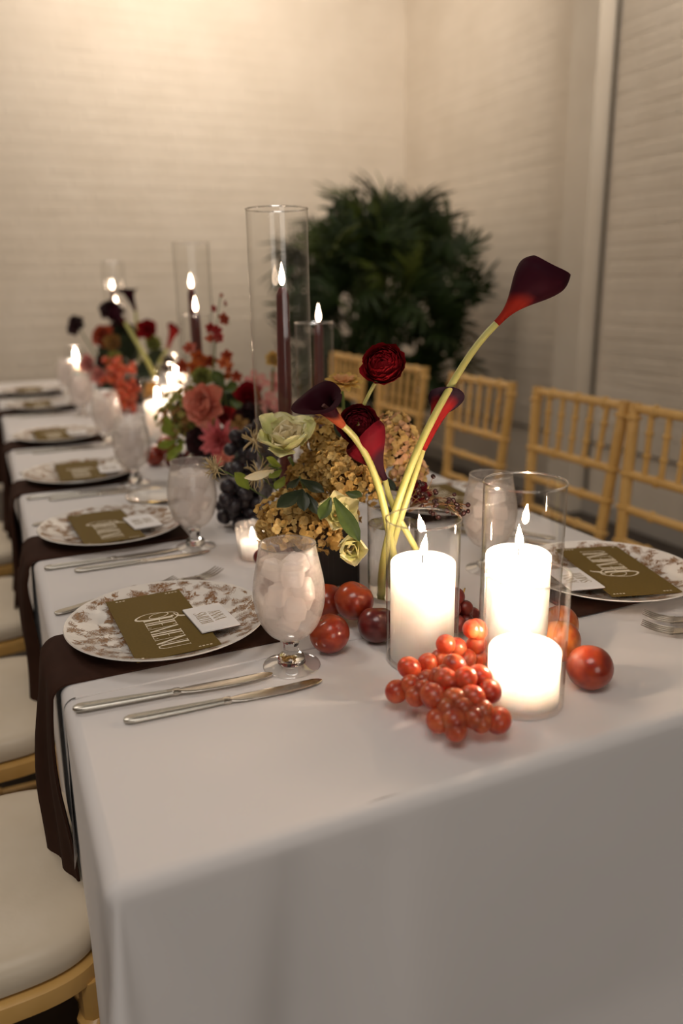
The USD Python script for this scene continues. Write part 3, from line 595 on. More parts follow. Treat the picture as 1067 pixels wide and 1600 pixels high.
hurricane('glass_cylinder', 'tallest clear glass cylinder of the three white pillar candles, standing at the back', (.518,.176,.0004), .0488, .2305)
pillar('lit white pillar candle in the back glass cylinder, in front of the right plate', (.513,.176,CZ+.0004), .0392, .138, (.030,.0054), (0,.1), .010)
hurricane('glass_cylinder', 'shortest clear glass cylinder at the front, touching the red grapes', (.461,.088,.0004), .0452, .1545)
pillar('short lit white pillar candle in the front glass cylinder', (.461,.088,CZ+.0004), .0400, .063, (.036,.0056), (-.15,.05), .008)
hurricane('tall_glass_cylinder', 'tallest clear glass cylinder with a burgundy taper, left of the palm', (.405,.690,.0026), .0490, .572)
taper('lit burgundy taper candle inside the tallest glass cylinder', (.402,.684,.009), (0.4105,0.6922,0.4551), .0118, (.037,.0058))
hurricane('tall_glass_cylinder', 'shorter clear glass cylinder with a burgundy taper, in front of the gold chair', (.551,.904,.0026), .0375, .385)
taper('lit burgundy taper candle in the shorter cylinder, flame just above its rim', (.556,.908,.009), (0.5954,0.9878,0.3816), .0108, (.038,.0060))
hurricane('tall_glass_cylinder', 'tall clear glass cylinder in the middle of the table behind the orange orchids', (.510,1.685,.0026), .0490, .572)
taper('lit dark taper candle inside the middle tall cylinder', (.510,1.69,.009), (0.4998,1.6674,0.4538), .0118, (.040,.0068))
hurricane('tall_glass_cylinder', 'short clear glass cylinder standing before the middle tall cylinder', (.471,1.525,.0026), .0375, .385)
taper('lit dark taper candle burning at the rim of the middle short cylinder', (.472,1.527,.009), (0.4673,1.5040,0.3952), .0115, (.040,.0065))
hurricane('tall_glass_cylinder', 'farthest tall clear glass cylinder against the brick wall at left', (.540,3.28,.0026), .0490, .572)
taper('lit taper candle in the farthest tall cylinder, upper blurred flame', (.540,3.28,.009), (0.5354,3.3135,0.4541), .0118, (.046,.0085))
hurricane('tall_glass_cylinder', 'short clear glass cylinder in the farthest arrangement, behind dark calla lilies', (.520,3.10,.0026), .0375, .385)
taper('lit taper candle in the farthest short cylinder, lower blurred flame', (.520,3.10,.009), (0.5174,3.1284,0.3834), .0115, (.044,.0085))
for i, (x, y, h, hc, lab) in enumerate([(.420,1.865,.19,.120,'left'), (.515,2.10,.21,.135,'middle'), (.585,2.33,.22,.150,'back')]):
    hurricane('glass_cylinder', f'clear glass cylinder holding the {lab} pillar candle of the blurred trio between flower arrangements', (x,y,.0026), .0452, h)
    pillar(f'glowing white pillar candle, {lab} one of the blurred trio between flower arrangements', (x,y,CZ+.0026), .0395, hc, (.034,.0060), (.05,0), fm=mid_flame)
fluted = pane('fluted_glass', rough=.05, frost=.25)
def votive(label, loc, rim=.028, h=.062):
    g = thing('votive_holder', 'ribbed glass votive holder '+label, 'candle holder', loc); n = 96; t = np.arange(n)*2*PI/n
    rows = []
    for z, r in ((.002,rim*.82),(.006,rim*.86),(.02,rim*.90),(h*.8,rim*.98),(h,rim)):
        rr = r*(1+.035*np.cos(t*18)*(z < h)); rows.append(np.stack([rr*np.cos(t), rr*np.sin(t), np.full(n, z)], 1))
    v, f = grid(np.array(rows), wv=True); part(g, 'wall', (v, f[:, ::-1]), fluted, smooth=True)
    tt = np.r_[t, t[:1]]; part(g, 'rim', tube(np.c_[np.cos(tt)*rim, np.sin(tt)*rim, np.full(n+1,h)], .0011, 6), solid_glass)
    part(g, 'base', lathe([(0,.0003),(rim*.8,.0003),(rim*.84,.004),(0,.006)], 40), solid_glass)
    c = thing('votive_candle', 'small lit votive candle in the ribbed holder '+label, 'candle', (loc[0], loc[1], loc[2]+.0066))
    part(c, 'wax', lathe([(0,0),(rim*.70,0),(rim*.78,.026),(rim*.70,.0285),(0,.0275)], 32), wax_m, smooth=50)
    wk = part(c, 'wick', tube([(0,0,.026),(.0005,0,.034)], .0008, 6), wick_m); part(wk, 'flame', xf(flame(.020,.0046), (0,0,.030)), votive_flame, smooth=True)
votive('between the goblets, beside the brown hydrangea', (.338,.690,.0026))
hurricane('glass_cylinder', 'small clear glass cylinder at the far left end of the table, behind the last goblets', (.36,3.50,.0026), .0452, .19)
pillar('blurred glowing pillar candle at the far left end, behind the last goblets', (.36,3.50,CZ+.0026), .0395, .13, (.034,.0060))
# ------------------------------------------------------------------ fruit
def fruit_mat(name, a, b, rough=.25, scale=30., sss=.25, **kw): return mat(name, a, rough, base2=b, scale=scale, subsurface_weight=sss, subsurface_radius=(1.,.25,.12), subsurface_scale=.006, **kw)
plum_m = fruit_mat('red_plum_skin', (.42,.070,.016), (.20,.018,.011), .24, 20., .2, coat_weight=.2); plum2_m = fruit_mat('gold_plum_skin', (.62,.22,.04), (.36,.06,.016), .24, 30., .15, coat_weight=.25)
dplum_m = fruit_mat('dark_plum_skin', (.16,.018,.014), (.07,.010,.012), .25, 22., .1, coat_weight=.2)
stem_m = mat('grape_stem', (.40,.30,.07), .6, base2=(.24,.17,.05), scale=80.)
def plum(label, c, r, m, ax=(.2,.1,1), group=None):
    v, f = ball(r, 4); d = v/r; th = np.arctan2(d[:,1], d[:,0])
    v = v*(1+.02*np.abs(d[:,2:3])*0) * np.array([1,1,.97]) ; crease = np.exp(-(th/.16)**2)*np.clip(1-d[:,2]**2*.4, 0, 1)
    v = v*(1-.035*crease[:,None]); top = np.clip(d[:,2], 0, 1)**14; v[:,2] -= top*r*.16
    p = thing('plum', label, 'plum', c, R=frame(ax), group=group)
    part(p, 'flesh', (v, f), m, smooth=True); part(p, 'stalk_scar', lathe([(0,0),(r*.07,0),(r*.05,r*.03),(0,r*.03)], 10), stem_m)
    x = stage.GetPrimAtPath(p+'/stalk_scar'); UsdGeom.Xformable(x).AddTranslateOp().Set(Gf.Vec3d(0,0,r*.80))
TZ = .0022
for lab, c, r, m, ax in (
    ('glossy red plum on the table, front one beside the goblet foot', (.315,.300), .0262, plum_m, (-.5,.2,1)),
    ('red plum at the back of the group, half hidden by the goblet', (.352,.398), .0262, plum_m, (.3,.6,1)),
    ('shiny orange-red plum leaning on the others, topmost of the group left of the candle', (.374,.352), .0275, plum_m, (.5,-.1,1)),
    ('dark purple plum right against the left candle cylinder', (.383,.300), .0255, dplum_m, (.2,.4,1)),
    ('golden red plum at the right, half behind the front candle cylinder', (.562,.152), .0275, plum2_m, (.3,.5,1)),
    ('golden red plum at the right, farther back behind the other two', (.594,.192), .0265, plum2_m, (-.3,.5,1)),
    ('red plum lying nearest at the right of the front candle', (.549,.080), .0268, plum_m, (.6,.6,.8))):
    z = (.0004 if c[1] < .318 else .0026)+r*.975 + (.012 if 'topmost' in lab else 0)
    plum(lab, (*c, z), r, m, ax)
def settle(n, rg, shape, seed, iters=260):
    """grape centres packed without much overlap inside a soft shape(points) -> push vectors"""
    g = np.random.default_rng(seed); p = shape(g, n); r = rg*g.uniform(.88, 1.1, n)
    for _ in range(iters):
        d = p[:,None]-p[None]; L = np.linalg.norm(d, axis=-1)+1e-9; m = (r[:,None]+r[None])*.93 - L; np.fill_diagonal(m, 0)
        p = p + .3*(d/L[...,None]*np.clip(m, 0, None)[...,None]).sum(1)
        p[:,2] = np.maximum(p[:,2], r*.95)
    return p, r
def grape_bunch(label, loc, pts, rad, m, stems, group=None, sub=2, seed=0):
    b = thing('grape_bunch', label, 'grapes', loc, group=group); g = np.random.default_rng(seed)
    for c, r in zip(pts, rad):
        R = frame(g.normal(size=3)); part(b, 'grape', xf(ball(r, sub, (1,1,g.uniform(1.04,1.2))), c, R=R), m, smooth=True)
    for s in stems: part(b, 'stem', tube(smooth_path(s, 10), np.linspace(.0016,.0010,10), 6), stem_m)
    return b
red_g = fruit_mat('red_grape_skin', (.58,.13,.045), (.30,.034,.018), .30, 60., .6)
red_g2 = fruit_mat('dark_red_grape_skin', (.16,.020,.016), (.09,.012,.012), .3, 60., .3)
black_g = fruit_mat('black_grape_skin', (.018,.013,.018), (.032,.026,.032), .38, 60., .1)
GR = [(0.4356,0.1550,0.0671,0.0112),(0.4428,0.1550,0.0649,0.0118),(0.4142,0.1550,0.0471,0.0125),(0.4426,0.1550,0.0460,0.0120),(0.4001,0.1550,0.0550,0.0115),(0.4432,0.1550,0.0275,0.0120),(0.3521,0.1550,0.0356,0.0128),(0.3757,0.1550,0.0360,0.0115),(0.3936,0.1550,0.0368,0.0118),(0.3834,0.1113,0.0519,0.0125),(0.3836,0.1104,0.0523,0.0125),(0.3688,0.1074,0.0462,0.0100),(0.3236,0.1325,0.0236,0.0128),(0.3367,0.1241,0.0317,0.0122),(0.3315,0.1034,0.0301,0.0112),(0.3603,0.1285,0.0326,0.0102),(0.3586,0.1039,0.0448,0.0110),(0.3606,0.0889,0.0501,0.0122),(0.3764,0.0784,0.0514,0.0128),(0.3969,0.0813,0.0498,0.0125),(0.3389,0.0786,0.0408,0.0135),(0.3550,0.0617,0.0424,0.0118),(0.3723,0.0571,0.0435,0.0122),(0.3974,0.0624,0.0406,0.0130),(0.3311,0.0572,0.0256,0.0120),(0.3438,0.0470,0.0293,0.0134),(0.3631,0.0412,0.0303,0.0120),(0.3764,0.0438,0.0330,0.0115),(0.3423,0.0406,0.0214,0.0118),(0.3903,0.0348,0.0230,0.0135),(0.3397,0.1013,0.0368,0.0110),(0.3438,0.0583,0.0351,0.0115),(0.3699,0.0361,0.0255,0.0110),(0.3547,0.1230,0.0334,0.0105),(0.3577,0.0511,0.0368,0.0115)]
GR += [(.3700,.0900,.0130,.0125),(.3950,.0900,.0130,.0125),(.4150,.1250,.0130,.0120),(.3900,.1200,.0250,.0120),(.4300,.1500,.0130,.0120),(.4080,.1420,.0300,.0118),(.3620,.1380,.0130,.0115),(.3900,.1560,.0130,.0115),(.4240,.1480,.0330,.0115)]
grape_bunch('bunch of bright red grapes in front of the white pillar candles', (0,0,.0002), [g[:3] for g in GR], [g[3] for g in GR], red_g,
    [[(0.4617,0.1934,0.0392), (0.4518,0.1905,0.0269), (0.4436,0.1840,0.0091), (.385,.105,.040)], [(0.4518,0.1905,0.0269), (0.4608,0.1859,0.0322)], [(0.4119,0.1829,0.0082), (0.3986,0.1875,0.0039), (0.3822,0.1929,-0.0017)],
     [(0.4336,0.1204,0.0209), (0.4373,0.1098,0.0106), (0.4351,0.0961,0.0001), (0.4283,0.0859,-0.0057)], [(0.4347,0.1128,0.0162), (0.4391,0.1117,0.0190), (0.4412,0.1094,0.0147)], [(0.4362,0.1003,0.0042), (0.4430,0.0977,0.0055), (0.4457,0.0952,0.0012)]], sub=3)
pts, rad = settle(13, .0118, lambda g, n: g.normal(size=(n,3))*[.016,.016,.018]+[0,0,.03], 5)
grape_bunch('small bunch of dark red grapes behind the pillar-candle cylinders', (.500,.288,.0026), pts, rad, red_g2, [[(0,0,.02),(.005,-.01,.06)]])
pts, rad = settle(12, .0118, lambda g, n: g.normal(size=(n,3))*[.012,.022,.016]+[0,0,.03], 8)
grape_bunch('small bunch of dark red grapes mostly hidden behind the nearest goblet', (.324,.545,.0026), pts, rad, red_g2, [[(0,0,.02),(.005,-.01,.05)]])
def hang(g, n):   # cascade: wide above, falling to the table
    t = g.random(n); return np.stack([g.normal(size=n)*(.030-.008*t), g.normal(size=n)*(.028-.006*t), .014+.19*(1-t)], 1)
pts, rad = settle(80, .0128, hang, 12)
grape_bunch('bunch of black grapes spilling down onto the table left of the tall cylinder', (.372,.868,.0026), pts + np.stack([.05*np.clip(pts[:,2]/.2,0,1), 0*pts[:,0], 0*pts[:,0]], 1), rad, black_g, [[(.05,0,.19),(.02,0,.12),(0,0,.05)]])
pts, rad = settle(60, .013, lambda g, n: hang(g, n)*[1.3,1.3,1.]+[0,0,0], 14)
grape_bunch('bunch of glowing red grapes hanging in the far flower arrangement', (.42,2.52,.0026), pts, rad, red_g, [[(0,0,.2),(0,0,.05)]])
for i, (x, y, r, m, lab) in enumerate([(.335,1.52,.028,plum_m,'orange-red plum at the foot of the middle arrangement, left end'), (.372,1.44,.027,dplum_m,'dark red plum at the foot of the middle arrangement, second from left'),
        (.405,1.36,.028,dplum_m,'dark red plum at the foot of the middle arrangement, under the pink dahlia'), (.425,1.46,.027,dplum_m,'dark red plum behind the others at the foot of the middle arrangement'), (.365,1.50,.026,plum_m,'red plum tucked behind the left plum of the middle arrangement')]):
    plum(lab, (x, y, r*.975+.0026+(.03 if i == 4 else 0)), r, m, (.3*i-.5,.2,1))
# ------------------------------------------------------------------ flowers
def flower_mat(name, a, b=None, rough=.5, trans=.25, scale=40., **kw): return mat(name, a, rough, base2=b, scale=scale, trans=trans, sheen_weight=.1, **kw)
calla_out = mat('calla_spathe', (1,1,1), .55, trans=.04, tint='tint', specular_ior_level=.04); spadix_m = mat('spadix', (.10,.03,.02), .7, bump=.4, bscale=900.)
green_stem = mat('green_stem', (.40,.39,.11), .4, base2=(.46,.44,.15), scale=25., subsurface_weight=.2, subsurface_radius=(1.,.9,.3), subsurface_scale=.003)
dark_stem = mat('dark_green_stem', (.10,.15,.03), .45); brown_stem = mat('brown_stem', (.16,.08,.03), .6)
leaf_m = flower_mat('green_leaf', (.065,.105,.022), (.10,.15,.035), .4, .2); lime_m = flower_mat('lime_leaf', (.30,.36,.05), (.22,.30,.04), .45, .3); dkleaf_m = flower_mat('dark_leaf', (.020,.036,.014), (.035,.05,.02), .45, .12)
def calla(label, path, head, L, Rm, roll, cupped=0., red=.35, cols=((.26,.020,.012),(.035,.006,.012)), seed=0, flare=.5, r_stem=.0052, side=.30):
    """stem along path (ends at the spathe's base), spathe from there toward head"""
    path = [np.array(p, float) for p in path]; o = path[-1]; c = thing('calla_lily', label, 'flower', o)
    P = smooth_path([p-o for p in path], 28); part(c, 'stem', tube(P, np.linspace(r_stem*1.15, r_stem*.85, len(P)), 14), green_stem, smooth=60)
    ax = np.array(head, float)-o; ax /= np.linalg.norm(ax); R = frame(ax) @ rot_z(roll)
    nu, nv = 44, 26; ph = np.linspace(-.25, 2*PI+.35, nu); t = np.linspace(0, 1, nv); G = np.zeros((nu, nv, 3)); C = np.zeros((nu, nv, 3)); g = np.random.default_rng(seed)
    for i, a in enumerate(ph):
        lip = .5-.5*math.cos(a)                       # 1 on the side away from the overlap = the pointed lip
        top = L*(.80+side*lip**1.5); r = r_stem*.9 + Rm*(.30*t**.7+.70*t**3.2)*(1+.08*math.sin(3*a+seed)) ; r = r*(1 if 0 < a < 2*PI else .88); r = r*(1-cupped) + cupped*(r_stem*.9+Rm*np.sin(np.clip(t*1.12, 0, 1)*PI/2)**2.6*(1-.25*np.clip((t-.80)/.2, 0, 1)**2)*(1+.10*math.sin(2*a+1)))
        fl = flare*np.clip((t-.72)/.28, 0, 1)**2
        z = t*top*(1) - fl*L*.22*(1+.5*math.sin(2*a+seed)); r = r+fl*Rm*.55
        G[i] = np.stack([r*np.cos(a), r*np.sin(a), z], 1)
        q = np.clip((t-red)/.16 + .5 + .35*math.sin(2*a+seed), 0, 1)[:, None]; C[i] = np.array(cols[0])*(1-q)+np.array(cols[1])*q
    v, f = grid(G); k = len(v)
    sp = part(c, 'spathe', xf((v, f), R=R), calla_out, tint=C.reshape(-1, 3), label='dark purple spathe with a red base')
    part(sp, 'spadix', xf(tube([(0,0,L*.2),(0,0,L*.45),(0,0,L*.62)], [.003,.0042,.0028], 10), R=R), spadix_m)
    return c
V0 = (0.4029,0.3331,0.0750)
calla('tall calla lily arching up to the right above the candles', [(.450,.416,.013), (0.4364,0.3431,0.1716), (0.4652,0.3414,0.2427), (0.5050,0.3315,0.3210), (0.5341,0.3181,0.3734), (0.5598,0.3058,0.4068)], (0.6203,0.2830,0.4733), .112, .0265, 2.6, cupped=1., red=.42, seed=1, flare=.0, side=.14)
calla('dark calla lily with curled lips, on a short stem left of the tall one', [(.482,.432,.013), (0.4528,0.3516,0.1673), (0.4674,0.3516,0.2060), (0.4824,0.3560,0.2409)], (0.5126,0.3438,0.3166), .080, .0150, 1.2, red=.78, cols=((.27,.014,.014),(.020,.010,.018)), seed=2, flare=.40, side=.5, r_stem=.0047)
calla('dark calla lily opening toward the camera at the left of the vase', [(.492,.412,.013), (0.4197,0.3501,0.1702), (0.4106,0.3545,0.2076), (0.3936,0.3577,0.2478), (0.3631,0.3541,0.2841)], (0.3194,0.3478,0.3289), .066, .0205, -.6, red=.36, cols=((.36,.075,.030),(.028,.004,.008)), seed=3, flare=.55)
calla('burgundy calla lily bent over between the ranunculus and the vase', [(.494,.438,.013), (0.4399,0.3627,0.1663), (0.4360,0.3703,0.1849), (0.4348,0.3756,0.2002)], (0.3972,0.3763,0.2761), .082, .0270, 1.9, cupped=.85, red=.50, cols=((.030,.008,.014),(.13,.006,.012)), seed=5, flare=.15, r_stem=.0045)
def ranunculus(label, c, face, R0, m, stem=None, n=74, seed=0, open_=.62, stem_m_=None):
    f = thing('ranunculus', label, 'flower', c, R=frame(face)); g = np.random.default_rng(seed)
    for k in range(n):
        q = (k+.5)/n; r = R0*(.50+.50*q); a = k*2.39996+g.uniform(-.2,.2)
        thb = 2.55; tht = .05+1.35*q**1.3*open_*1.45+g.uniform(-.10,.10); nu, nv = 7, 6; wd = .80-.15*q
        P = np.zeros((nu, nv, 3))
        for i, s in enumerate(np.linspace(-1, 1, nu)):
            th = np.linspace(thb, tht+.28*s*s+.03*math.sin(9*s+k), nv); fz = np.clip((thb-th)/(thb-tht)-.72, 0, 1)/.28; rr = r*(1+.16*(.3+q)*fz**1.5*(1+.5*math.sin(k*3.)+.35*math.sin(8*s+k)))
            az = a+s*wd*np.clip(np.sin(th)*.4+.6, .5, 1)
            P[i] = np.stack([rr*np.sin(th)*np.cos(az), rr*np.sin(th)*np.sin(az), rr*np.cos(th)*.82], 1)
        v, ff = grid(P); part(f, 'petal', (v, ff), m, smooth=True)
    if stem is not None:
        Rt = frame(face).T; P = smooth_path([Rt@(np.array(p)-np.array(c)) for p in stem], 14); part(f, 'stem', tube(P, .0026, 8), stem_m_ or green_stem)
    return f
wine = mat('wine_petal', (.30,.008,.014), .7, base2=(.20,.005,.010), trans=.2, specular_ior_level=.12); wine2 = mat('dark_wine_petal', (.10,.004,.009), .7, base2=(.15,.005,.012), trans=.15, specular_ior_level=.12)
c1 = (0.4628,0.4333,0.3500); ranunculus('dark red ranunculus standing high on its stem', c1, (0.3615,0.3015,0.4036)-np.array(c1) if 0 else (np.array((0.3891,0.3501,0.4159))-np.array(c1)), .0285, wine, [(0.4540,0.4318,0.3330), (0.4400,0.4403,0.3044), (0.4282,0.4547,0.2613)], seed=1, open_=.7)
c2 = (0.4244,0.4358,0.2682); ranunculus('dark red ranunculus lower down, its centre facing the camera', c2, np.array((0.3271,0.2566,0.3213))-np.array(c2), .0265, wine2, [(0.4336,0.4512,0.2577), (0.4355,0.4634,0.1908)], seed=2, open_=.8)
def hydrangea(label, c, rx, ry, rz, m, n, size, seed, stem=None, view=True):
    h = thing('hydrangea', label, 'flower', c); g = np.random.default_rng(seed); toc = EYE-np.array(c); toc /= np.linalg.norm(toc)
    k, made = 0, 0
    for k in range(n*2):
        z = 1-2*(k+.5)/(n*2); a = k*2.39996; d = np.array([math.sqrt(1-z*z)*math.cos(a), math.sqrt(1-z*z)*math.sin(a), z])
        if d@toc < -.35 or d[2] < -.75: continue
        p = d*np.array([rx,ry,rz])*g.uniform(.84, 1.10)*(1+.14*math.sin(a*3+z*5+seed)); nrm = d*np.array([1/rx,1/ry,1/rz]); nrm = nrm/np.linalg.norm(nrm)+g.normal(size=3)*.38
        s = size*g.uniform(.8,1.2); R = frame(nrm, g.normal(size=3)); M = []
        for q in range(4):
            v, f = petal(s, s*1.12, lean0=1.0+g.uniform(-.3,.2), curl=g.uniform(-.2,.7), cup=g.uniform(-.1,.45), ruff=.05, tip=.0, nu=5, nv=5, base=.62, seed=k*4+q)
            M.append(xf((v, f), R=R@rot_z(q*PI/2+g.uniform(-.15,.15)), loc=p))
        M.append(xf(ball(s*.13, 0), p+R[:,2]*s*.1)); part(h, 'floret', cat(*M), m[made % len(m)], smooth=True); made += 1
    part(h, 'head_core', ball(1., 3, (rx*.74,ry*.74,rz*.74)), mat('hydrangea_core', (.10,.055,.018), .9, base2=(.06,.03,.01), scale=60.), smooth=True)
    if stem is not None: part(h, 'stem', tube(smooth_path([np.array(p)-np.array(c) for p in stem], 10), .003, 7), dark_stem)
    return h
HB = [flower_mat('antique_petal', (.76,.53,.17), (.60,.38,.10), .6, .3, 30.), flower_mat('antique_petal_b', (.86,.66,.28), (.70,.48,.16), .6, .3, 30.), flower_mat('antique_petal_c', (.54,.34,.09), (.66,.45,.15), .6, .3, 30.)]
HP = [flower_mat('antique_pink_petal', (.86,.58,.35), (.78,.48,.26), .6, .3, 30.), HB[1]]
hydrangea('antique golden brown hydrangea in the middle of the near arrangement', (0.4264,0.4776,0.1869), .050, .046, .046, HB, 210, .0074, 1)
hydrangea('antique brown hydrangea low at the front left, above the black box', (0.3593,0.4866,0.1213), .070, .050, .042, HB, 270, .0073, 2)
hydrangea('antique pinkish-brown hydrangea beside the burgundy calla and ranunculus', (0.5325,0.5410,0.2120), .036, .036, .042, HP, 140, .0074, 3)
hydrangea('small antique brown hydrangea behind the cream tulip', (0.4308,0.5761,0.2168), .034, .034, .036, HB, 120, .0072, 4)
hydrangea('shaded antique brown hydrangea between the tulip and the middle hydrangea', (0.3937,0.5426,0.1668), .038, .034, .036, [HB[2]], 120, .0072, 6)  # darkest petals only, so its shade sits in the colour
hydrangea('small antique brown hydrangea low beside the glass vase', (0.5510,0.5168,0.1614), .026, .026, .028, HP, 60, .0080, 7)
def open_flower(name, label, cat_, c, face, rings, m, seed=0, centre=None, roll=0., stem=None, rag=0.):
    """rings: (count, length, width, lean0, curl, cup, ruff, tip, r0[, material])"""
    F = frame(face) @ rot_z(roll); f = thing(name, label, cat_, c, R=F); g = np.random.default_rng(seed); j = 0
    for ri, (n, L, W, l0, cu, cp, rf, tp, r0, *mm) in enumerate(rings):
        for k in range(n):
            v, ff = petal(L*g.uniform(.9,1.1), W*g.uniform(.9,1.1), l0+g.uniform(-.12,.12)*(1+3*rag), cu+g.uniform(-.15,.15)*(1+6*rag), cp, rf, tp, 9 if rag else 7, 20 if rag else 8, .35, seed=seed*100+j, r0=r0, z0=-.001*ri, rag=rag*.28); j += 1
            part(f, 'petal', xf((v, ff), R=rot_z(k*2*PI/n+ri*.7+g.uniform(-.15,.15))), mm[0] if mm else m, smooth=True)
    if centre: part(f, 'centre', xf(ball(centre[0], 2, (1,1,.7)), (0,0,centre[1])), centre[2], smooth=True)
    if stem is not None: part(f, 'stem', tube(smooth_path([F.T@(np.array(p)-np.array(c)) for p in stem], 10), .0028, 7), dark_stem)
    return f
cream = flower_mat('cream_petal', (.90,.85,.56), (.86,.82,.46), .5, .3, 45.); creamg = flower_mat('cream_green_petal', (.72,.75,.32), (.88,.84,.52), .5, .3, 30.); cream_in = flower_mat('cream_inner', (.90,.82,.58), (.88,.74,.46), .5, .3, 60.)
ct = (0.3496,0.5344,0.2231)
open_flower('parrot_tulip', 'large ruffled cream and green tulip bloom before the tall cylinder', 'flower', ct, (-.12,-.48,.87),
    [(7,.062,.046,1.0,-.40,.35,.13,.15,.004,creamg),(6,.052,.044,.80,-.45,.45,.15,.10,.004,cream),(7,.042,.036,.50,-.3,.5,.20,.1,.003,cream_in),(6,.032,.028,.25,.0,.5,.25,.1,.002,cream_in)], cream, seed=3, rag=.5, stem=[(0.3557,0.5386,0.2089), (0.3877,0.5505,0.1472), (0.4140,0.5654,0.0872)])
cdrop = (0.3240,0.5199,0.1955); part(thing('tulip_petal', 'fallen-open cream petal hanging below the tulip, pointing left', 'petal', cdrop, R=frame(np.array((0.2894,0.5056,0.1918))-np.array(cdrop), (0,0,1))), 'petal_blade', petal(.048,.016,.1,.35,.4,.05,.9), cream_in, smooth=True)
cl = (0.3827,0.3811,0.1084)
open_flower('lisianthus', 'pale yellow-green folded bloom low beside the glass vase', 'flower', cl, np.array((0.3265,0.2345,0.1422))-np.array(cl),
    [(4,.036,.040,.70,-.35,.55,.12,.0,.003,cream),(4,.032,.036,.40,-.25,.55,.14,.0,.003,creamg),(3,.024,.026,.2,.0,.5,.1,.0,.002,cream_in)], cream, seed=5)
cl2 = (0.3793,0.4223,0.1443)
open_flower('lisianthus', 'pale yellow-green folded petals under the middle hydrangea', 'flower', cl2, np.array((0.3526,0.2881,0.2043))-np.array(cl2), [(5,.050,.042,.8,-.3,.6,.10,.1,.002,cream),(4,.040,.036,.4,-.2,.5,.12,.1,.002,creamg)], cream, seed=6)
yel = flower_mat('yellow_petal', (.72,.50,.13), (.64,.40,.09), .55, .3, 60.); peach = flower_mat('peach_petal', (.80,.40,.16), (.84,.50,.22), .55, .3, 60.)
cs = (0.4697,0.5871,0.3061)
open_flower('scabiosa', 'peach and yellow scabiosa dome on a thin stem behind the dark calla', 'flower', cs, (-.1,-.25,1), [(14,.028,.012,1.15,.6,.2,.1,.2,.005,yel),(13,.023,.012,.80,.5,.2,.1,.2,.004,yel),(11,.019,.011,.45,.6,.2,.1,.2,.004,peach),(8,.015,.010,.2,.5,.2,.1,.2,.003,peach)], yel, seed=8, stem=[(0.4746,0.6035,0.2928), (0.4714,0.5930,0.2551), (0.4619,0.5815,0.2056)])
def leaf_sprig(label, c, base, leaves, m=leaf_m, name='leaf_sprig', r=.0016):
    """leaves: (from point, to point, width, up vector)"""
    s = thing(name, label, 'leaves', c); o = np.array(c, float)
    part(s, 'stem', tube(smooth_path([np.array(p)-o for p in base], 12), r, 6), dark_stem)
    for j, (a, b, w, u) in enumerate(leaves):
        d = np.array(b, float)-np.array(a, float); L = np.linalg.norm(d); R = np.stack([np.cross(np.array(u, float), d/L)*-1, np.array(u, float), d/L], 1)
        z = d/L; x = np.cross(u, z); x /= np.linalg.norm(x); y = np.cross(z, x)
        v, f = leaf_mesh(L, w, .35, .2, -.1, j); part(s, 'leaf', xf((v, f), np.array(a)-o, R=np.stack([x, y, z], 1)), m, smooth=True)
    return s
TOV = np.array([-.35,-.75,.55])
leaf_sprig('dark green pointed leaves under the cream tulip', (0.3623,0.5136,0.1389), [(0.3965,0.5224,0.1066), (0.3730,0.5132,0.1527), (0.3627,0.5160,0.1831)], [((0.3444,0.4543,0.1787), (0.2966,0.4359,0.1613), .026, TOV), ((0.3429,0.4553,0.1796), (0.3315,0.4186,0.1555), .022, TOV), ((0.3473,0.4520,0.1751), (0.3450,0.4004,0.1529), .018, TOV), ((0.3464,0.4685,0.1903), (0.3645,0.4225,0.1780), .020, TOV), ((0.3623,0.5153,0.1804), (0.3325,0.4910,0.1698), .016, TOV)], dkleaf_m)
leaf_sprig('grey-green long leaf curling over the pale folded bloom', (0.3662,0.4352,0.1484), [(0.3806,0.4448,0.1632), (0.3662,0.4352,0.1484)], [((0.3657,0.3939,0.1791), (0.3740,0.3294,0.1307), .026, TOV), ((0.3617,0.3956,0.1792), (0.3349,0.3716,0.1556), .022, TOV), ((0.3869,0.4024,0.1817), (0.3961,0.3643,0.1823), .016, TOV)], leaf_m)
leaf_sprig('bright green small leaves left of the tulip', (0.3237,0.5271,0.1999), [(0.3394,0.5293,0.1928), (0.3196,0.5295,0.2018)], [((0.3400,0.5305,0.1974), (0.3097,0.5159,0.2170), .016, TOV), ((0.3394,0.5293,0.1928), (0.3107,0.5058,0.1864), .016, TOV), ((0.3425,0.5250,0.1835), (0.3171,0.4979,0.1701), .018, TOV)], lime_m)
leaf_sprig('dark leaves filling behind the ranunculus', (0.4532,0.5346,0.2248), [(0.4687,0.5339,0.1723), (0.4559,0.5334,0.2248)], [((0.4559,0.5334,0.2248), (0.4265,0.5338,0.2572), .025, TOV), ((0.4577,0.5326,0.2248), (0.4768,0.4935,0.1999), .025, TOV), ((0.4582,0.5293,0.2152), (0.4279,0.5154,0.2008), .022, TOV), ((0.5006,0.5303,0.1695), (0.5108,0.4846,0.1473), .02, TOV), ((0.5092,0.5249,0.1644), (0.4695,0.5017,0.1434), .02, TOV)], dkleaf_m)
fuzz_m = mat('seed_head', (.46,.34,.16), .7, base2=(.55,.43,.24), scale=50.)
